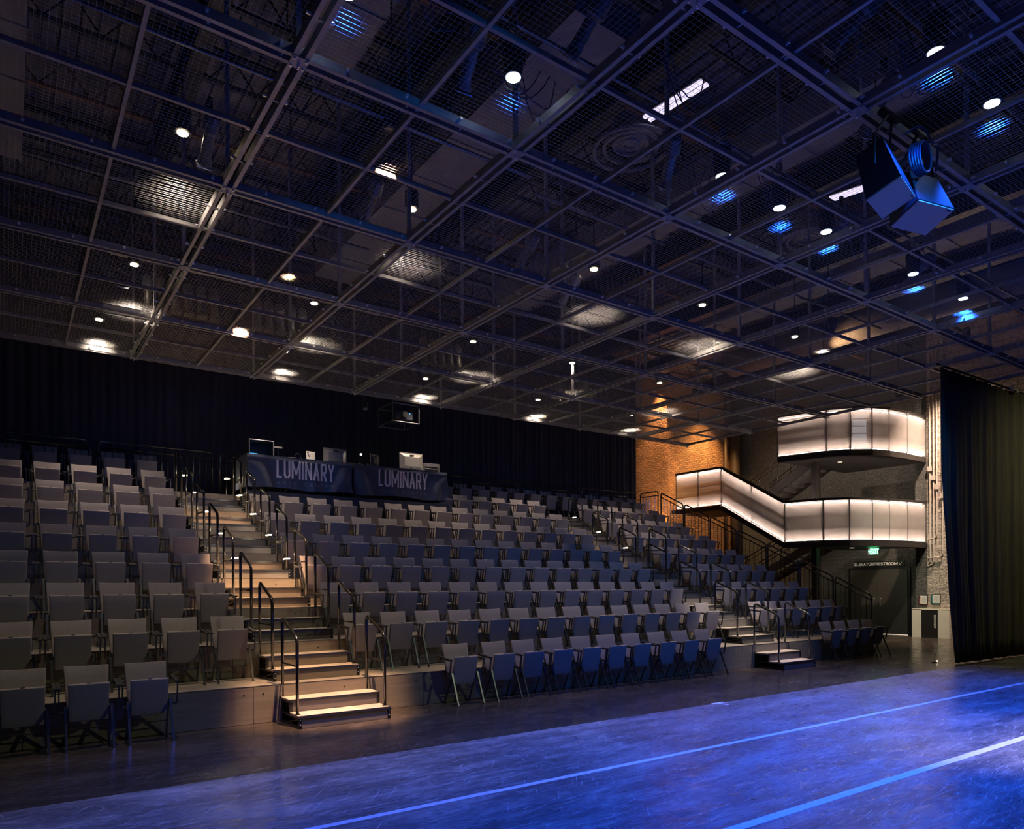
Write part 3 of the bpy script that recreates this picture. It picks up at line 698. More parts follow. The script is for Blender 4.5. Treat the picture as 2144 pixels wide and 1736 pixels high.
# ------------------------------------------------------------------ lamps above the grid
def house_lamp():
    t = thing('house_downlight', 'x', 'downlight', (0, 0, 0), 'warm house downlights above the grid')
    MB().cyl((0, 0, .012), (0, 0, .26), .10, 20).build('lamp_can', 'lamp_body', t, smooth=False)
    MB().cyl((0, 0, .0), (0, 0, .012), .062, 20).build('bulb', 'house_bulb', t)
    MB().cyl((0, 0, .26), (0, 0, 1.6), .012, 8).build('stem', 'lamp_body', t)
    l = bpy.data.lights.new('lamp_light', 'SPOT'); l.color = WARM; l.energy = HOUSE_W; l.spot_size = math.radians(78); l.spot_blend = 1.0; l.shadow_soft_size = .05
    o = bpy.data.objects.new('lamp_light', l); C.objects.link(o); o.parent = t; o.location = (0, 0, -.01)
    return t
H = [(7.2, [(1.76, 9.30), (4.83, 9.30), (8.33, 9.28), (11.14, 9.27), (14.25, 9.3)]), (7.2, [(1.80, 13.56), (4.88, 13.46), (8.56, 13.57), (11.39, 13.5), (14.46, 13.5)]),
     (6.86, [(1.48, 15.70), (4.99, 15.58), (8.49, 15.66), (12.0, 15.7), (15.40, 15.55)])]
hl = None; nm = ['nearest row to the stage', 'middle row', 'rearmost row near the curtain']
for r, (z, ps) in enumerate(H):
    for c, (x, y) in enumerate(ps):
        lab = 'glowing warm house downlight above the grid, %s, %s from the left' % (nm[r], ORD[c + 1])
        if hl is None: hl = house_lamp(); hl['label'] = lab; hl.location = (x, y, z)
        else: dup(hl, (x, y, z), lab)
def stage_lamp():
    t = thing('stage_par_lamp', 'x', 'stage light', (0, 0, 0), 'blue stage lamps above the grid')
    MB().tube([(0, 0, .0), (0, 0, .10), (0, 0, .30), (0, 0, .36)], [.085, .10, .11, .06], 18).build('lamp_can', 'lamp_body', t)
    MB().cyl((0, 0, -.006), (0, 0, .0), .072, 24).build('lens', 'stage_bulb', t)
    MB().tube(fillet([(-.14, 0, .18), (-.14, 0, .46), (.14, 0, .46), (.14, 0, .18)], .03), .009, 6).build('yoke', 'lamp_body', t)
    MB().box((-.03, -.03, .46), (.03, .03, .58)).build('clamp', 'foil', t)
    l = bpy.data.lights.new('lamp_light', 'SPOT'); l.color = BLUE; l.energy = STAGE_W; l.spot_size = math.radians(72); l.spot_blend = .7; l.shadow_soft_size = .07
    o = bpy.data.objects.new('lamp_light', l); C.objects.link(o); o.parent = t; o.location = (0, 0, -.02)
    return t
SL = [(2.333, 5.615), (4.03, 5.636), (7.067, 5.572), (8.278, 5.615), (9.372, 5.62), (11.789, 5.60), (13.527, 5.593), (7.053, 3.136), (8.278, 3.144), (2.6, .9), (5.4, .8), (9.8, 3.14), (12.6, 3.1)]
sl = None
for k, (x, y) in enumerate(SL):
    if k < 7: lab = 'shining blue stage lamp pointing down, rear row nearer the seats, %s from the left' % ORD[k + 1]
    elif k < 9: lab = 'shining blue stage lamp at the upper right, %s of the pair nearest the camera' % ('left' if k == 7 else 'right')
    else: lab = 'blue stage lamp pointing down over the near stage, outside the view, %s of four' % ORD[k - 8]
    if sl is None: sl = stage_lamp(); sl['label'] = lab; sl.location = (x, y, 6.665)
    else: dup(sl, (x, y, 6.665), lab)
# ellipsoidal spots hanging from pipes
def ellipsoidal(dirv=(0, -.55, -.83)):
    face = 'foil' if abs(dirv[1]) > .3 else 'lamp_body'
    t = thing('profile_spotlight', 'x', 'stage light', (0, 0, 0), 'unlit profile spotlights above the grid')
    d = Vector(dirv).normalized(); R_ = d.to_track_quat('-Z', 'Y').to_matrix()
    def rot(mb): mb.v = [tuple(R_ @ Vector(v)) for v in mb.v]; return mb
    rot(MB().tube([(0, 0, .22), (0, 0, .18), (0, 0, .02), (0, 0, -.02), (0, 0, -.28), (0, 0, -.36)], [.05, .09, .095, .06, .065, .085], 14)).build('barrel', 'barrel', t)
    rot(MB().cyl((0, 0, -.362), (0, 0, -.358), .07, 18)).build('lens', 'lens', t)
    rot(MB().obox((0, 0, -.38), (.085, 0, 0), (0, .085, 0), (0, 0, .004))).build('gel_frame', face, t)
    MB().tube(fillet([(-.12, 0, 0), (-.12, 0, .26), (.12, 0, .26), (.12, 0, 0)], .03), .008, 6).box((-.025, -.025, .26), (.025, .025, .40)).build('yoke', 'lamp_body', t)
    return t
E1 = ellipsoidal((0, -.18, -.98)); used_e = [False]
def put_e(x, y, z, lab, rz=0, src=None):
    if src is None and not used_e[0]: E1.location = (x, y, z); E1['label'] = lab; E1.rotation_euler = (0, 0, rz); used_e[0] = True
    else: dup(src or E1, (x, y, z), lab, rz=rz)
for gi, (x0, n, y, lab) in enumerate(((2.07, 6, 14.0, 'leftmost cluster'), (3.95, 5, 14.0, 'second cluster from the left'), (7.6, 5, 14.1, 'third cluster, above the projector'), (12.2, 5, 14.2, 'rightmost cluster'))):
    for k in range(n): put_e(x0 + .22 * k, y, 7.05, 'black profile spotlight, %s, %s in it' % (lab, ORD[k + 1]), .1 * ((k * 7) % 3 - 1))
E2 = ellipsoidal((.1, .75, -.62)); E2['label'] = 'profile spotlight with bright crumpled lens filter, left of the second blue lamp'; E2.location = (3.75, 5.9, 7.0)
for x, y, z, lab, rz in ((4.5, 5.0, 7.05, 'profile spotlight facing the seats, above and right of the second blue lamp', .3), (6.66, 6.0, 7.0, 'profile spotlight facing the seats, above the wide centre bay', -.4), (6.45, 3.5, 7.0, 'profile spotlight facing the seats at the upper right, left of the blue pair', .5),
                         (7.6, 3.9, 6.9, 'profile spotlight facing the seats just above the black speakers', -.2), (9.9, 5.7, 6.95, 'profile spotlight facing the seats between two blue lamps at the right', .3), (12.3, 5.7, 6.95, 'profile spotlight facing the seats near the far right blue lamp', .1)):
    dup(E2, (x, y, z), lab, rz=rz)
for x, y, lab in ((1.95, 8.75, 'beside the near left house light'), (4.05, 8.9, 'left of the second house light'), (6.65, 8.9, 'between the second and third house lights'), (8.1, 9.6, 'behind the third house light')):
    dup(E2, (x, y, 7.0), 'blue-lensed round spotlight above the mesh, ' + lab, rz=.15)

# pipes, beams, ducts above the grid
def pipe(p, q, lab, r=.024, m='pipe'):
    t = MB().cyl(p, q, r, 10).build('lighting_pipe', m); tag(t, lab, 'pipe', 'lighting pipes above the grid'); return t
for k, (a, b, y, z) in enumerate(((-2, 3.2, 5.8, 7.35), (3.5, 6.2, 5.8, 7.35), (6.5, 11, 5.85, 7.35), (11.3, 17, 5.75, 7.35), (-2, 2.6, 8.1, 7.45), (2.9, 6.0, 8.0, 7.45), (6.3, 9.0, 8.3, 7.45), (9.6, 16.0, 8.3, 7.45), (1.5, 6.5, 14.0, 7.5), (7, 14, 14.1, 7.5), (5.5, 11.0, 3.5, 7.35), (0.2, 5.0, 11.2, 7.4), (6, 15.5, 11.3, 7.4), (1.0, 4.6, 3.2, 7.4))):
    pipe((a, y, z), (b, y, z), 'grey lighting pipe parallel to the rows, %s in order counted overhead' % ORD[k + 1])
for k, x in enumerate((-1.3, 2.2, 5.0, 7.6, 12.3, 15.4, 18.3, 21.75)):
    mb = MB().box((x - .12, -6, 8.98), (x + .12, 18.6, 9.01)).box((x - .12, -6, 9.46), (x + .12, 18.6, 9.49)).box((x - .01, -6, 9.01), (x + .01, 18.6, 9.46))
    tag(mb.build('roof_beam', 'black_steel'), 'deep black steel roof beam running front to back, %s from the left' % ORD[k + 1], 'beam', 'steel roof beams')
for k in range(15):
    y = -4.4 + k * 1.6; xe = 26.4 if y < 8.2 else 24.25; mb = MB().box((-2.4, y - .05, 9.98), (xe, y + .05, 10.03)).box((-2.4, y - .04, 9.50), (xe, y + .04, 9.54))
    for q in range(int((xe + 2.4) / .71)):
        x0 = -2.4 + q * .71; mb.bar((x0, y, 9.53), (x0 + .355, y, 9.98), .02, .02, (0, 1, 0)).bar((x0 + .355, y, 9.98), (x0 + .71, y, 9.53), .02, .02, (0, 1, 0))
    tag(mb.build('bar_joist', 'amber_steel' if k in (8, 11) else 'black_steel'), 'open web roof joist parallel to the rows, %s counted from the stage' % ORD[k + 1], 'joist', 'open web roof joists')
mb = MB()
for k in range(120):
    x = -2.4 + k * .24; mb.box((x, -6, 10.14), (x + .09, 18.9, 10.2))
struct('trim_1', mb, 'roof_deck')
for k, (x, y0, y1, w_, z) in enumerate(((-.2, 4.4, 14.5, .9, 8.9), (3.6, 3.0, 9.6, .8, 9.0), (6.2, 6.6, 15.6, 1.1, 8.7), (10.6, 5.0, 15.0, .9, 8.9), (16.4, 4.0, 14.0, .8, 9.0))):
    t = thing('air_duct', 'wide grey rectangular air duct running front to back, %s from the left' % ORD[k + 1], 'duct', (x, y0, z), 'rectangular air ducts')
    sm = MB().box((-w_ / 2, 0, 0), (w_ / 2, y1 - y0, .45))
    for q in range(int((y1 - y0) / 1.2)): sm.box((-w_ / 2 - .02, .6 + q * 1.2, -.02), (w_ / 2 + .02, .63 + q * 1.2, .47))
    sm.build('duct_body', 'duct', t)
    hg = MB()
    for q in range(3): hg.box((-w_ / 2 + .02, .9 + q * 3, .45), (-w_ / 2 + .04, .92 + q * 3, 1.0))
    hg.build('hanger_straps', 'black_steel', t)
for k, (x, y, lab) in enumerate(((8.7, 8.75, 'above the centre of the grid'), (14.2, 8.9, 'at the right above the grid'))):
    t = thing('round_air_diffuser', 'large round ringed air diffuser ' + lab, 'air diffuser', (x, y, 9.15), 'round air diffusers')
    for r0, z0 in ((.62, 0), (.45, .04), (.28, .08), (.13, .1)):
        MB().tube([(r0 * math.cos(a * math.pi / 16), r0 * math.sin(a * math.pi / 16), z0) for a in range(33)], .035, 6).build('ring', 'duct', t)
    MB().cyl((0, 0, .1), (0, 0, .5), .3, 20).build('neck', 'duct', t)
t = tag(MB().cyl((19.5, 3, 9.0), (19.5, 15, 9.0), .45, 28).build('round_duct', 'duct', smooth=True), 'large round spiral duct at the right side under the roof', 'duct')
for k, (a, b, lab) in enumerate((((8.52, 8.2, 9.3), (8.62, 7.1, 9.3), 'above the centre of the grid'), ((13.24, 7.9, 9.3), (13.42, 7.2, 9.3), 'beside the black speakers'))):
    t = thing('tube_light_fixture', 'lit twin tube light fixture ' + lab, 'light fixture', a, 'tube lights under the roof')
    d = Vector(b) - Vector(a)
    for s in (-.06, .06): MB().bar((s, 0, 0), (s + d.x, d.y, 0), .07, .03).build('tube', 'fluor', t)
    MB().bar((0, 0, .04), (d.x, d.y, .04), .22, .03).build('housing', 'lamp_body', t)
# drooping black cables above the mesh
rnd = random.Random(11)
for k, (x, y) in enumerate(((.9, 6.4), (3.2, 5.6), (4.6, 6.2), (6.0, 5.2), (7.4, 6.2), (9.0, 6.0), (1.6, 13.4), (5.6, 13.8), (9.4, 13.9), (13.0, 14.0), (7.6, 3.6), (10.8, 5.9))):
    mb = MB()
    for q in range(4):
        w_ = .25 + .25 * rnd.random(); xo = rnd.uniform(-.2, .2); z0 = 7.35; dp = .3 + .4 * rnd.random()
        mb.tube([(x + xo + (u / 10 - .5) * 2 * w_, y + rnd.uniform(-.02, .02), z0 - dp * (1 - (2 * u / 10 - 1) ** 2)) for u in range(11)], .007, 6)
    tag(mb.build('hanging_cable', 'cable'), 'loops of dark cable drooping from a lighting pipe, %s group counted overhead' % ORD[k + 1], 'cable', 'cable loops above the grid')

# ------------------------------------------------------------------ two black loudspeakers under the grid
def speaker(A, e1, e2, depth, label, gm):
    """cabinet whose grille (corner A, edges e1 and e2) faces down towards the stage"""
    A, e1, e2 = Vector(A), Vector(e1), Vector(e2); c = A + e1 / 2 + e2 / 2
    t = thing('loudspeaker', label, 'loudspeaker', c, 'hanging loudspeakers')
    n = e1.cross(e2).normalized()
    if n.z < 0: n = -n
    lo = [-e1 / 2 - e2 / 2, e1 / 2 - e2 / 2, e1 / 2 + e2 / 2, -e1 / 2 + e2 / 2]
    hi = [v * .78 + n * depth for v in lo]
    MB().add(lo + hi, [(0, 1, 2, 3), (4, 7, 6, 5), (0, 4, 5, 1), (1, 5, 6, 2), (2, 6, 7, 3), (3, 7, 4, 0)]).build('cabinet', 'speaker_box', t, bevel=.008)
    MB().obox(-n * .008, e1 * .485, e2 * .48, n * .006).build('grille', gm, t)
    MB().obox(e1 * .38 - e2 * .42 - n * .017, e1 * .04, e2 * .018, n * .003).build('badge', 'sign_black', t)
    h = MB()
    for s_ in (-1, 1):
        q = n * depth * .55 + e1 * .47 * s_
        h.tube(fillet([q, q + Vector((0, 0, .28)), Vector((e1.x * .1 * s_, e1.y * .1 * s_, 6.36 - c.z))], .06), .013, 8)
    h.build('bracket', 'black_steel', t)
    MB().box((-.16, -.03, 6.34 - c.z), (.16, .03, 6.37 - c.z)).build('mount', 'black_steel', t)
    return t
SPK1 = speaker((6.90, 3.38, 5.60), (.49, .10, 0), (-.03, .33, -.10), .50, 'left black loudspeaker with a brownish grille hanging under the grid', 'speaker_grille')
SPK2 = speaker((7.40, 3.46, 5.56), (.50, -.12, 0), (.11, .34, -.10), .40, 'right black loudspeaker with a bluish grille hanging under the grid', 'speaker_grille')
mb = MB()
for q in range(5):
    mb.tube([(7.46 + .12 * math.cos(a * .35) * (1 + .1 * q), 3.42 + .02 * q, 5.98 + .15 * math.sin(a * .35)) for a in range(19)], .011, 6)
mb.tube(fillet([(7.2, 3.5, 6.15), (7.4, 3.42, 6.28), (7.62, 3.42, 6.15), (7.80, 3.45, 6.25), (7.86, 3.5, 6.0)], .1), .012, 6)
tag(mb.build('coiled_speaker_cable', 'cable'), 'coiled shiny cable between the two hanging loudspeakers', 'cable')

# ------------------------------------------------------------------ projector in its cage under the back edge of the grid
t = thing('projector', 'black projector hanging in a tube cage in front of the rear curtain', 'projector', (8.10, 15.96, 5.80))
cg = MB(); a0, a1, y0, y1, z0, z1 = -.36, .36, 0, .8, 0, .44
for y in (y0, y1):
    cg.tube([(a0, y, z0), (a0, y, z1)], .012, 8).tube([(a1, y, z0), (a1, y, z1)], .012, 8).tube([(a0, y, z0), (a1, y, z0)], .015, 8).tube([(a0, y, z1), (a1, y, z1)], .015, 8)
for x in (a0, a1): cg.tube([(x, y0, z0), (x, y1, z0)], .012, 8).tube([(x, y0, z1), (x, y1, z1)], .012, 8)
cg.build('cage', 'pipe', t)
bd = MB().box((-.28, .06, .07), (.22, .62, .31)).build('projector_body', 'speaker_box', t, bevel=.02)
MB().cyl((-.02, .0, .19), (-.02, .08, .19), .085, 24).tube([(-.02, -.005, .19), (-.02, .01, .19)], .07, 24).build('lens_barrel', 'plastic', bd)
MB().cyl((.13, .055, .24), (.13, .06, .24), .018, 12).build('status_light', 'desk_blue', bd)
MB().cyl((-.30, .1, .44), (-.30, .1, .60), .012, 8).cyl((.30, .1, .44), (.30, .1, .60), .012, 8).build('hanger', 'pipe', t)
t = thing('clamp_spotlight', 'small spotlight hanging just below the grid edge, left of the projector', 'stage light', (7.02, 16.0, 6.28))
MB().cyl((0, 0, 0), (0, 0, -.12), .012, 8).build('stem', 'pipe', t); MB().tube([(0, 0, -.12), (0, -.02, -.16), (0, -.06, -.30)], [.04, .065, .07], 14).build('lamp_can', 'lamp_body', t)
MB().cyl((0, -.06, -.302), (0, -.062, -.308), .055, 14).build('lens', 'lens', t)

# ------------------------------------------------------------------ lit stair balconies at the right
def prof(pts, zt, zb, name, m, parent, off=0.0, th=.006):
    mb = MB()
    for (a, b) in zip(pts, pts[1:]):
        a2, b2 = Vector(a[:2]), Vector(b[:2]); d = (b2 - a2).normalized(); n = Vector((-d.y, d.x)) * off
        mb.add([(a2.x + n.x, a2.y + n.y, a[2] + zb), (b2.x + n.x, b2.y + n.y, b[2] + zb), (b2.x + n.x, b2.y + n.y, b[2] + zt), (a2.x + n.x, a2.y + n.y, a[2] + zt)], [(0, 1, 2, 3)])
    o = mb.build(name, m, parent); return o
def strips(pts, z, parent, off, name='led_strip'):
    mb = MB()
    for (a, b) in zip(pts, pts[1:]):
        a2, b2 = Vector(a[:2]), Vector(b[:2]); d = (b2 - a2).normalized(); n = Vector((-d.y, d.x)) * off
        mb.bar((a2.x + n.x, a2.y + n.y, a[2] + z), (b2.x + n.x, b2.y + n.y, b[2] + z), .014, .008)
    return mb.build(name, 'strip', parent)
def balcony(name, label, pts, panels, slab=None):
    """pts: (x, y, z of panel bottom) walked so that the walkway lies to the left"""
    t = thing(name, label, 'balcony', (0, 0, 0), 'lit stair balconies'); H_ = 1.24
    for (a, b) in zip(pts, pts[1:]):
        prof([a, b], H_ - .02, .02, 'mesh_panel', 'mesh_panel', t)
    cap = MB(); fas = MB(); posts = MB(); rl = MB()
    for (a, b) in zip(pts, pts[1:]):
        a_, b_ = Vector(a), Vector(b); up = Vector((0, 0, 1)); d = (b_ - a_); d2 = Vector((d.x, d.y, 0)).normalized(); n = Vector((-d2.y, d2.x, 0))
        cap.bar(a_ + up * (H_ + .04) + n * .03, b_ + up * (H_ + .04) + n * .03, .16, .075)
        fas.bar(a_ - up * .10 + n * .04, b_ - up * .10 + n * .04, .14, .16)
        k = max(1, round(Vector((d.x, d.y)).length / 1.0))
        for q in range(k + 1):
            c = a_ + d * (q / k) + n * .02; posts.bar(c, c + up * H_, .045, .02, (1, 0, 0))
        for zz in (.28, .5, .72, .94): rl.tube([a_ + up * zz + n * .05, b_ + up * zz + n * .05], .016, 6)
    cap.build('top_cap', 'stair_steel', t); fas.build('edge_fascia', 'stair_steel', t); posts.build('posts', 'stair_steel', t); rl.build('inner_rails', 'rail_metal', t)
    strips(pts, H_ - .03, t, .11); strips(pts, .05, t, .11)
    return t
low = [(20.12, 18.0, 4.50), (20.15, 16.0, 4.50), (20.32, 13.65, 3.08), (20.60, 12.50, 3.08), (21.10, 11.95, 3.08), (21.80, 11.60, 3.08), (22.45, 11.42, 3.08), (23.3, 11.28, 3.08), (24.3, 11.2, 3.08)]
upp = [(20.24, 13.84, 5.83), (20.62, 12.40, 5.83), (20.98, 11.84, 5.83), (21.52, 11.45, 5.83), (22.15, 11.26, 5.83), (23.1, 11.18, 5.83), (24.3, 11.2, 5.83)]
B1 = balcony('stair_balcony', 'glowing mesh-fronted stair and landing of the lower level beside the brick wall', low, 8)
B2 = balcony('stair_balcony', 'glowing curved mesh-fronted balcony of the upper level below the grid', upp, 6)
def slab(pts, z, parent, far):
    P = [(p[0] + .02, p[1] + .02, z) for p in pts] + far; n = len(P)
    mb = MB().add([(x, y, z) for x, y, _ in P] + [(x, y, z - .16) for x, y, _ in P], [tuple(range(n)), tuple(range(n, 2 * n))[::-1]] + [(i, (i + 1) % n, n + (i + 1) % n, n + i) for i in range(n)])
    return mb.build('landing_slab', 'stair_steel', parent)
slab(low[2:], 3.08, B1, [(24.3, 13.6, 0)])
slab(upp, 5.83, B2, [(24.3, 13.9, 0)])
MB().box((20.2, 16.0, 4.36), (22.6, 18.3, 4.50)).build('landing_slab', 'stair_steel', B1)
# stair flights behind
def flight(p, q, width_dir, w_, n, label, z_rail=.95):
    t = thing('steel_stair_flight', label, 'stairs', p, 'dark steel stair flights'); p, q = Vector(p), Vector(q); d = q - p; wd = Vector(width_dir) * w_
    for s in (0, 1): MB().bar(wd * s, d + wd * s, .05, .28).build('stringer', 'stair_steel', t)
    tr = MB()
    run = Vector((d.x, d.y, 0)).normalized()
    for k in range(n):
        c = d * ((k + .5) / n) + wd * .5; tr.obox(c, run * .14, wd * .5, (0, 0, .02))
    tr.build('treads', 'concrete', t)
    up = Vector((0, 0, z_rail))
    for s in (0, 1):
        MB().tube([wd * s + up, d + wd * s + up], .021, 8).tube([wd * s + up * .85, d + wd * s + up * .85], .014, 6).build('handrail', 'rail_metal', t, smooth=True)
        b_ = MB()
        for k in range(int(d.length / .28)):
            c = d * ((k + .5) / int(d.length / .28)) + wd * s; b_.tube([c + Vector((0, 0, .1)), c + up], .009, 6)
        b_.build('balusters', 'rail_metal', t)
    return t
flight((20.62, 13.7, 3.08), (20.60, 16.0, 4.50), (1, 0, 0), .95, 8, 'stair flight behind the sloping glowing panels')
flight((21.9, 16.1, 4.50), (21.9, 13.6, 5.83), (1, 0, 0), 1.15, 9, 'stair flight rising from the middle landing to the upper balcony')
flight((21.9, 16.6, 1.6), (21.9, 13.6, 3.08), (1, 0, 0), 1.15, 9, 'stair flight rising behind the guardrail to the lower balcony')
flight((20.3, 13.4, .05), (20.3, 16.4, 1.6), (1, 0, 0), 1.15, 9, 'lowest stair flight rising from the floor behind the guardrail')
for k, (x, y) in enumerate(((22.6, 13.95), (21.3, 13.2))):
    tag(MB().box((x - .09, y - .09, 0), (x + .09, y + .09, 5.75 if k == 0 else 5.75)).build('steel_column', 'stair_steel'), 'dark square steel column under the balconies, %s of two' % ('right' if k == 0 else 'left'), 'column')
# soffit lamps under the balconies
for x, y, z, lab in ((22.4, 12.6, 2.915, 'lower'), (21.9, 12.7, 5.665, 'upper')):
    t = thing('recessed_downlight', 'small round lamp in the underside of the %s balcony' % lab, 'downlight', (x, y, z))
    MB().cyl((0, 0, -.012), (0, 0, 0), .07, 20).build('lens', 'floor_glow', t)
    spot('lamp_light', (x, y, z - .03), (x + .9, y, z - 2), (.92, 1.0, .70), 85 if lab == 'lower' else 40, 165, 1.0, .07)
# pipes on the brick wall
for x, r, lab in ((23.78, .06, 'narrow'), (24.38, .20, 'wide')):
    tag(MB().cyl((x, 18.65, 0), (x, 18.65, 10.1), r, 16).build('wall_pipe', 'brown_pipe', smooth=True), '%s dark brown vertical pipe on the brick wall near the corner' % lab, 'pipe')
for k, (y, z0) in enumerate(((11.04, 2.5), (10.93, 2.45), (10.83, 3.3), (10.66, 2.7))):
    mb = MB().tube(fillet([(24.25, y, 9.5), (24.25, y, z0), (24.25, y + .05, z0 - .1), (24.25, 11.12, z0 - .14)], .06), .018, 8).box((24.21, y - .05, 5.35 - .3 * k), (24.28, y + .05, 5.5 - .3 * k))
    tag(mb.build('electrical_conduit', 'conduit'), 'painted vertical conduit on the pale block pier, %s from its left edge' % ORD[k + 1], 'conduit', 'conduits on the block pier')

# ------------------------------------------------------------------ doors, signs, cabinet, frames
d1 = thing('door_1', 'x', 'x', (24.9, 13.03, 0)); del d1['label']; del d1['category']; d1['kind'] = 'structure'
MB().box((-.06, -1.08, 0), (.0, 1.08, 2.31)).build('door_frame', 'black_steel', d1)
for s, y0, y1 in ((0, -1.0, -.005), (1, .005, 1.0)):
    lf = MB().box((-.09, y0, .02), (-.04, y1, 2.24)).build('door_leaf', 'door_paint', d1)
    yh = -.11 if s == 0 else .11
    MB().tube(fillet([(-.09, yh, .97), (-.15, yh, .97), (-.15, yh, 1.24), (-.09, yh, 1.24)], .02), .011, 8).build('door_handle', 'zinc', lf)
MB().box((-.10, -1.0, .003), (-.04, -.1, .016)).build('light_gap', 'floor_glow', d1)
def text(body, size, m, parent, loc, rot, sx=1.0, align='CENTER', ext=.001, off=0):
    cu = bpy.data.curves.new('lettering', 'FONT'); cu.body = body; cu.size = size; cu.align_x = align; cu.align_y = 'CENTER'; cu.extrude = ext; cu.offset = off; cu.resolution_u = 3
    tmp = bpy.data.objects.new('tmp_text', cu); C.objects.link(tmp); dg = bpy.context.evaluated_depsgraph_get(); me = bpy.data.meshes.new_from_object(tmp.evaluated_get(dg)); bpy.data.objects.remove(tmp)
    me.materials.clear(); me.materials.append(MAT[m]); me.name = 'lettering'
    o = link('lettering', me, parent); o.location = loc; o.rotation_euler = rot; o.scale = (sx, 1, 1); return o
WALLROT = (math.radians(90), 0, math.radians(-90))     # reads correctly on a wall facing -X
s1 = thing('wayfinding_sign', 'black sign reading ELEVATOR/RESTROOM above the double door', 'sign', (24.88, 13.035, 2.435))
MB().box((-.02, -.885, -.098), (.02, .885, .098)).build('sign_board', 'sign_black', s1)
o = lettering('ELEVATOR/RESTROOM', -.855, .665, -.052, .104, .019, lambda x, z: -.019, 'lettering', 'letter_white', s1, gap=.42); o.rotation_euler = (0, 0, math.radians(-90))
ar = MB()
for a, b in (((-.715, .045), (-.80, -.04)), ((-.80, -.04), (-.80, .02)), ((-.80, -.04), (-.735, -.04)), ((-.68, .05), (-.68, .05))):
    if a != b: ar.bar((-.023, a[0], a[1]), (-.023, b[0], b[1]), .014, .002, (1, 0, 0))
ar2 = MB()
for v in ar.v: pass
y_c = -.755
ar = MB().bar((-.023, y_c - .045, .045), (-.023, y_c + .035, -.035), .013, .002, (1, 0, 0)).bar((-.023, y_c + .04, -.045), (-.023, y_c + .04, .03), .013, .002, (1, 0, 0)).bar((-.023, y_c + .045, -.042), (-.023, y_c - .03, -.042), .013, .002, (1, 0, 0))
ar.build('arrow', 'letter_white', s1)
s2 = thing('exit_sign', 'glowing green EXIT sign hanging under the lower balcony', 'exit sign', (23.0, 12.2, 2.80))
MB().box((-.02, -.19, -.11), (.02, .19, .11)).build('sign_housing', 'black_steel', s2)
o = lettering('EXIT', -.115, .17, -.085, .17, .034, lambda x, z: -.021, 'lettering', 'exit_green', s2, gap=.62); o.rotation_euler = (0, 0, math.radians(-90))
MB().add([(-.024, .178, 0), (-.024, .135, .04), (-.024, .135, -.04)], [(0, 1, 2)]).build('arrow', 'exit_green', s2)
MB().cyl((0, 0, .11), (0, 0, .13), .01, 8).build('hanger', 'black_steel', s2)
cb = thing('bin_cabinet', 'white bin cabinet with a black front panel lettered ORGANICS beside the double door', 'cabinet', (24.17, 11.05, 0))
MB().box((0, -.60, 0), (.12, -.29 + .02, .915)).box((0, .24, 0), (.12, .53, .915)).box((0, -.60, .895), (.12, .53, .935)).build('cabinet_body', 'white_paint', cb)
pn = MB().box((.005, -.272, .0), (.05, .24, .893)).build('black_front', 'sign_black', cb)
text('ORGANICS', .078, 'letter_white', pn, (.003, -.18, .56), (math.radians(90), math.radians(-90), math.radians(-90)), .95)
MB().add([(.003, -.15, .36), (.003, -.21, .36), (.003, -.18, .31)], [(0, 1, 2)]).build('symbol', 'letter_white', pn)
for y, z, rx, m_, lab in ((11.27, 1.21, .05, 'print_red', 'slightly tilted framed notice with a red edge, left of the pair'), (10.885, 1.24, 0, 'print_teal', 'straight framed notice with a teal edge, right of the pair')):
    t = thing('framed_notice', lab + ' above the white cabinet', 'picture frame', (24.29, y, z)); t.rotation_euler = (rx, 0, 0)
    MB().box((-.02, -.14, -.16), (.0, .14, .16)).build('frame', 'sign_black', t)
    MB().box((-.022, -.12, -.14), (-.02, .12, .14)).build('paper', 'paper', t)
    MB().box((-.0235, .09, -.14), (-.022, .12, .14)).box((-.0235, -.12, -.14), (-.022, .12, -.12)).build('printed_edge', m_, t)
    tx = MB()
    for q in range(6): tx.box((-.0235, -.09, .09 - q * .035), (-.022, .06 - .01 * (q % 3), .094 - q * .035))
    tx.build('text_lines', 'sign_black', t)
t = thing('floor_weight', 'tiny pale lamp base on the floor at the foot of the stage curtain', 'lamp', (16.75, 7.55, 0))
MB().cyl((0, 0, 0), (0, 0, .02), .05, 16).tube([(0, 0, .02), (.01, 0, .08), (.06, 0, .2)], .006, 6).build('base', 'plastic', t); MB().cyl((0, -.05, .03), (0, -.07, .05), .02, 10).build('bulb', 'floor_glow', t)
# upper wall door glow behind the upper balcony
d2 = MB().box((24.86, 13.45, 6.6), (24.89, 13.95, 7.75)).build('window_1', 'door_light'); d2['kind'] = 'structure'

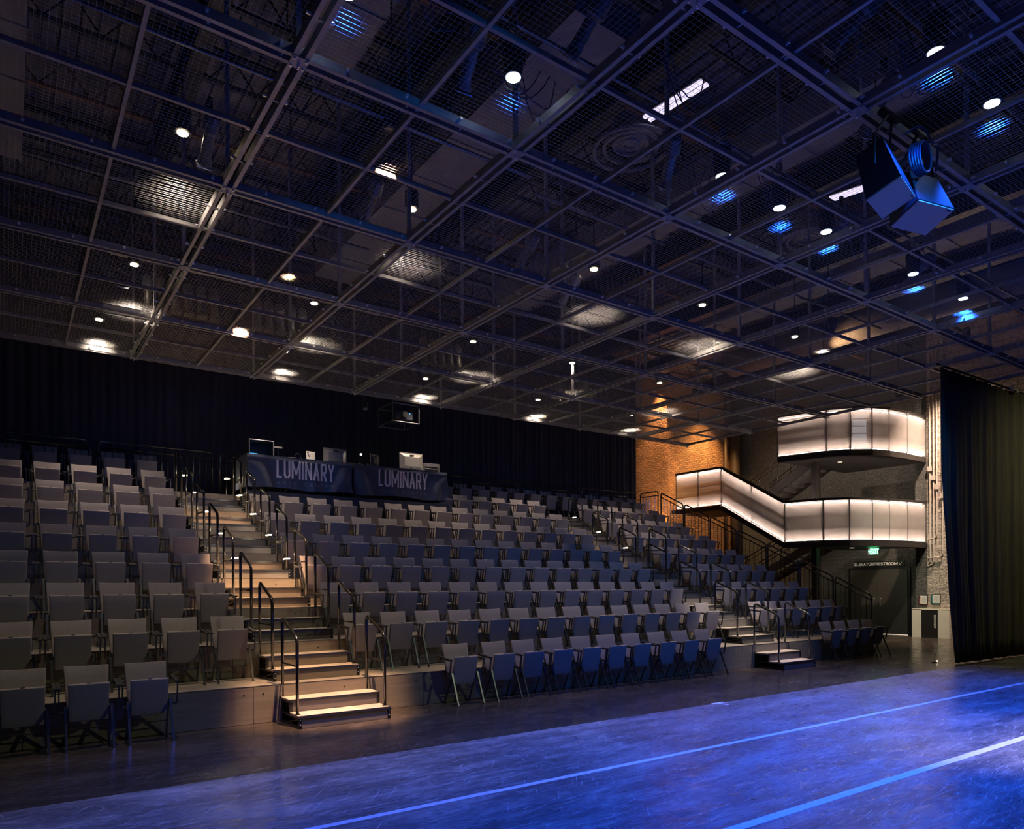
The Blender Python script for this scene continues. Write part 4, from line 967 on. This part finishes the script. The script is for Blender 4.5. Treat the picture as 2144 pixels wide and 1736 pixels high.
# ------------------------------------------------------------------ working lights hung as spot fittings, some of them added fill
def fixture_light(name, loc, target, col, watts, cone, label, blend=.5, radius=.06):
    t = thing('stage_spotlight', label, 'stage light', loc)
    d = (Vector(target) - Vector(loc)).normalized(); R_ = d.to_track_quat('-Z', 'Y').to_matrix()
    mb = MB().tube([(0, 0, .30), (0, 0, .26), (0, 0, .05), (0, 0, .02)], [.05, .10, .11, .09], 16); mb.v = [tuple(R_ @ Vector(v)) for v in mb.v]; mb.build('lamp_can', 'lamp_body', t)
    mb = MB().tube(fillet([(-.14, 0, .12), (-.14, .0, .12), (-.14, 0, .34), (.14, 0, .34), (.14, 0, .12)], .03), .009, 6); mb.build('yoke', 'lamp_body', t)
    if loc[2] > 4: MB().cyl((0, 0, .34), (0, 0, 10.15 - loc[2]), .012, 8).build('hanging_rod', 'lamp_body', t)
    else: MB().cyl((0, .1, .1), (0, 18.62 - loc[1], .1), .02, 8).build('wall_arm', 'lamp_body', t)
    l = bpy.data.lights.new(name, 'SPOT'); l.color = col; l.energy = watts; l.spot_size = math.radians(cone); l.spot_blend = blend; l.shadow_soft_size = radius
    o = bpy.data.objects.new(name, l); C.objects.link(o); o.parent = t; o.rotation_mode = 'QUATERNION'; o.rotation_quaternion = d.to_track_quat('-Z', 'Y')
    return t
# blue front wash over the centre seats, from added lamps out of view
for x, y, tx, ty, tz in ((7.0, 1.5, 8.6, 12.2, 1.8), (11.0, 1.5, 11.6, 12.2, 1.8), (14.5, 2.5, 15.0, 12.6, 2.0)):
    fixture_light('added_wash_light', (x, y, 6.12), (tx, ty, tz), (.01, .26, 1.0), WASH_W, 50, 'added unseen blue wash lamp above the stage aimed at the seats, %s' % ('leftmost of three' if x < 8 else 'middle of three' if x < 12 else 'rightmost of three'), 1.0, .12)
# soft greenish-warm front light on the first chairs
fixture_light('key_light', (11.5, 1.2, 6.0), (1.6, 9.2, .0), (.90, 1.0, .60), KEY_W, 40, 'pale front lamp aimed at the left chairs and first steps', .9, .05)
# warm specials on the bright aisle
for y, ty, w_ in ((7.2, 9.4, 1.0), (10.6, 12.4, 1.0), (13.2, 15.6, .8)):
    fixture_light('aisle_light', (3.5, y, 6.75), (3.54, ty, TR * max(0, (ty - 8.9))), (1.0, .56, .28), AISLE_W * w_ * 2.4, 23, 'warm lamp above the mesh aimed at the bright aisle, over its %s part' % ('lower' if y < 8 else 'middle' if y < 12 else 'upper'), .6)
fixture_light('aisle_light', (13.4, 8.0, 6.75), (13.4, 10.2, .5), (1, .84, .66), AISLE_W * .7, 34, 'neutral lamp aimed down at the foot of the dim right aisle', .7)
# warm light on the brick
fixture_light('brick_light', (20.15, 18.42, 3.0), (20.2, 18.66, 9.0), (1, .50, .16), 900, 70, 'orange uplight at the foot of the brick pilaster', .9)
fixture_light('brick_light', (22.6, 17.6, 9.2), (22.5, 18.9, 4.0), (1, .57, .2), 1900, 80, 'orange lamp high up washing down the brick corner', .9)
fixture_light('brick_light', (20.0, 18.25, 9.4), (20.1, 18.62, 4.0), (1, .52, .2), 1700, 62, 'orange lamp high up washing the brick beside the black curtain', .9)
# warm light on the block pier and the door corner
fixture_light('pier_light', (22.9, 9.4, 8.9), (24.4, 10.5, 3.0), (1, .74, .56), 4000, 80, 'warm lamp high up lighting the pale block pier', .9)
fixture_light('door_light', (19.4, 9.6, 6.7), (24.9, 12.3, 1.0), (.98, .98, .78), 600, 46, 'dim greenish lamp aimed at the double door', .9)
fixture_light('added_roof_light', (19.0, 11.5, 8.0), (21.0, 9.5, 10.2), (1, .55, .25), 150, 80, 'added orange lamp pointing up at the roof deck on the right', .9)  # made-up lamp, added to put an orange glow on the roof
# pinkish pool of light on the right of the dance floor
fixture_light('floor_special', (10.0, 1.0, 6.8), (9.2, 3.7, 0), (1, .82, .60), 3200, 36, 'warm lamp aimed at the right part of the dance floor', 1.0)

fixture_light('added_drape_light', (20.5, 3.2, 6.9), (20.6, 7.0, 2.0), (.9, .80, .38), 400, 110, 'added dim olive lamp aimed at the right part of the stage curtain', 1.0)  # fill lamp added to lift the curtain folds out of black
fixture_light('alcove_light', (21.2, 15.2, 9.2), (24.9, 14.5, 4.6), (1, .85, .68), 500, 100, 'warm lamp high up inside the stairwell corner', .9)

fixture_light('added_wash_light', (3.2, 1.5, 6.12), (4.0, 16.0, 3.4), (.01, .26, 1.0), WASH_W * .8, 34, 'added unseen blue wash lamp above the stage aimed at the banner tables', 1.0, .12)  # added out of view to tint the tables blue

fixture_light('added_wash_light', (1.2, 1.5, 6.12), (1.0, 14.5, 2.9), (.008, .20, 1.0), WASH_W * .4, 34, 'added unseen blue wash lamp above the stage aimed at the upper left block', 1.0, .12)  # added out of view so the upper left seats turn blue too
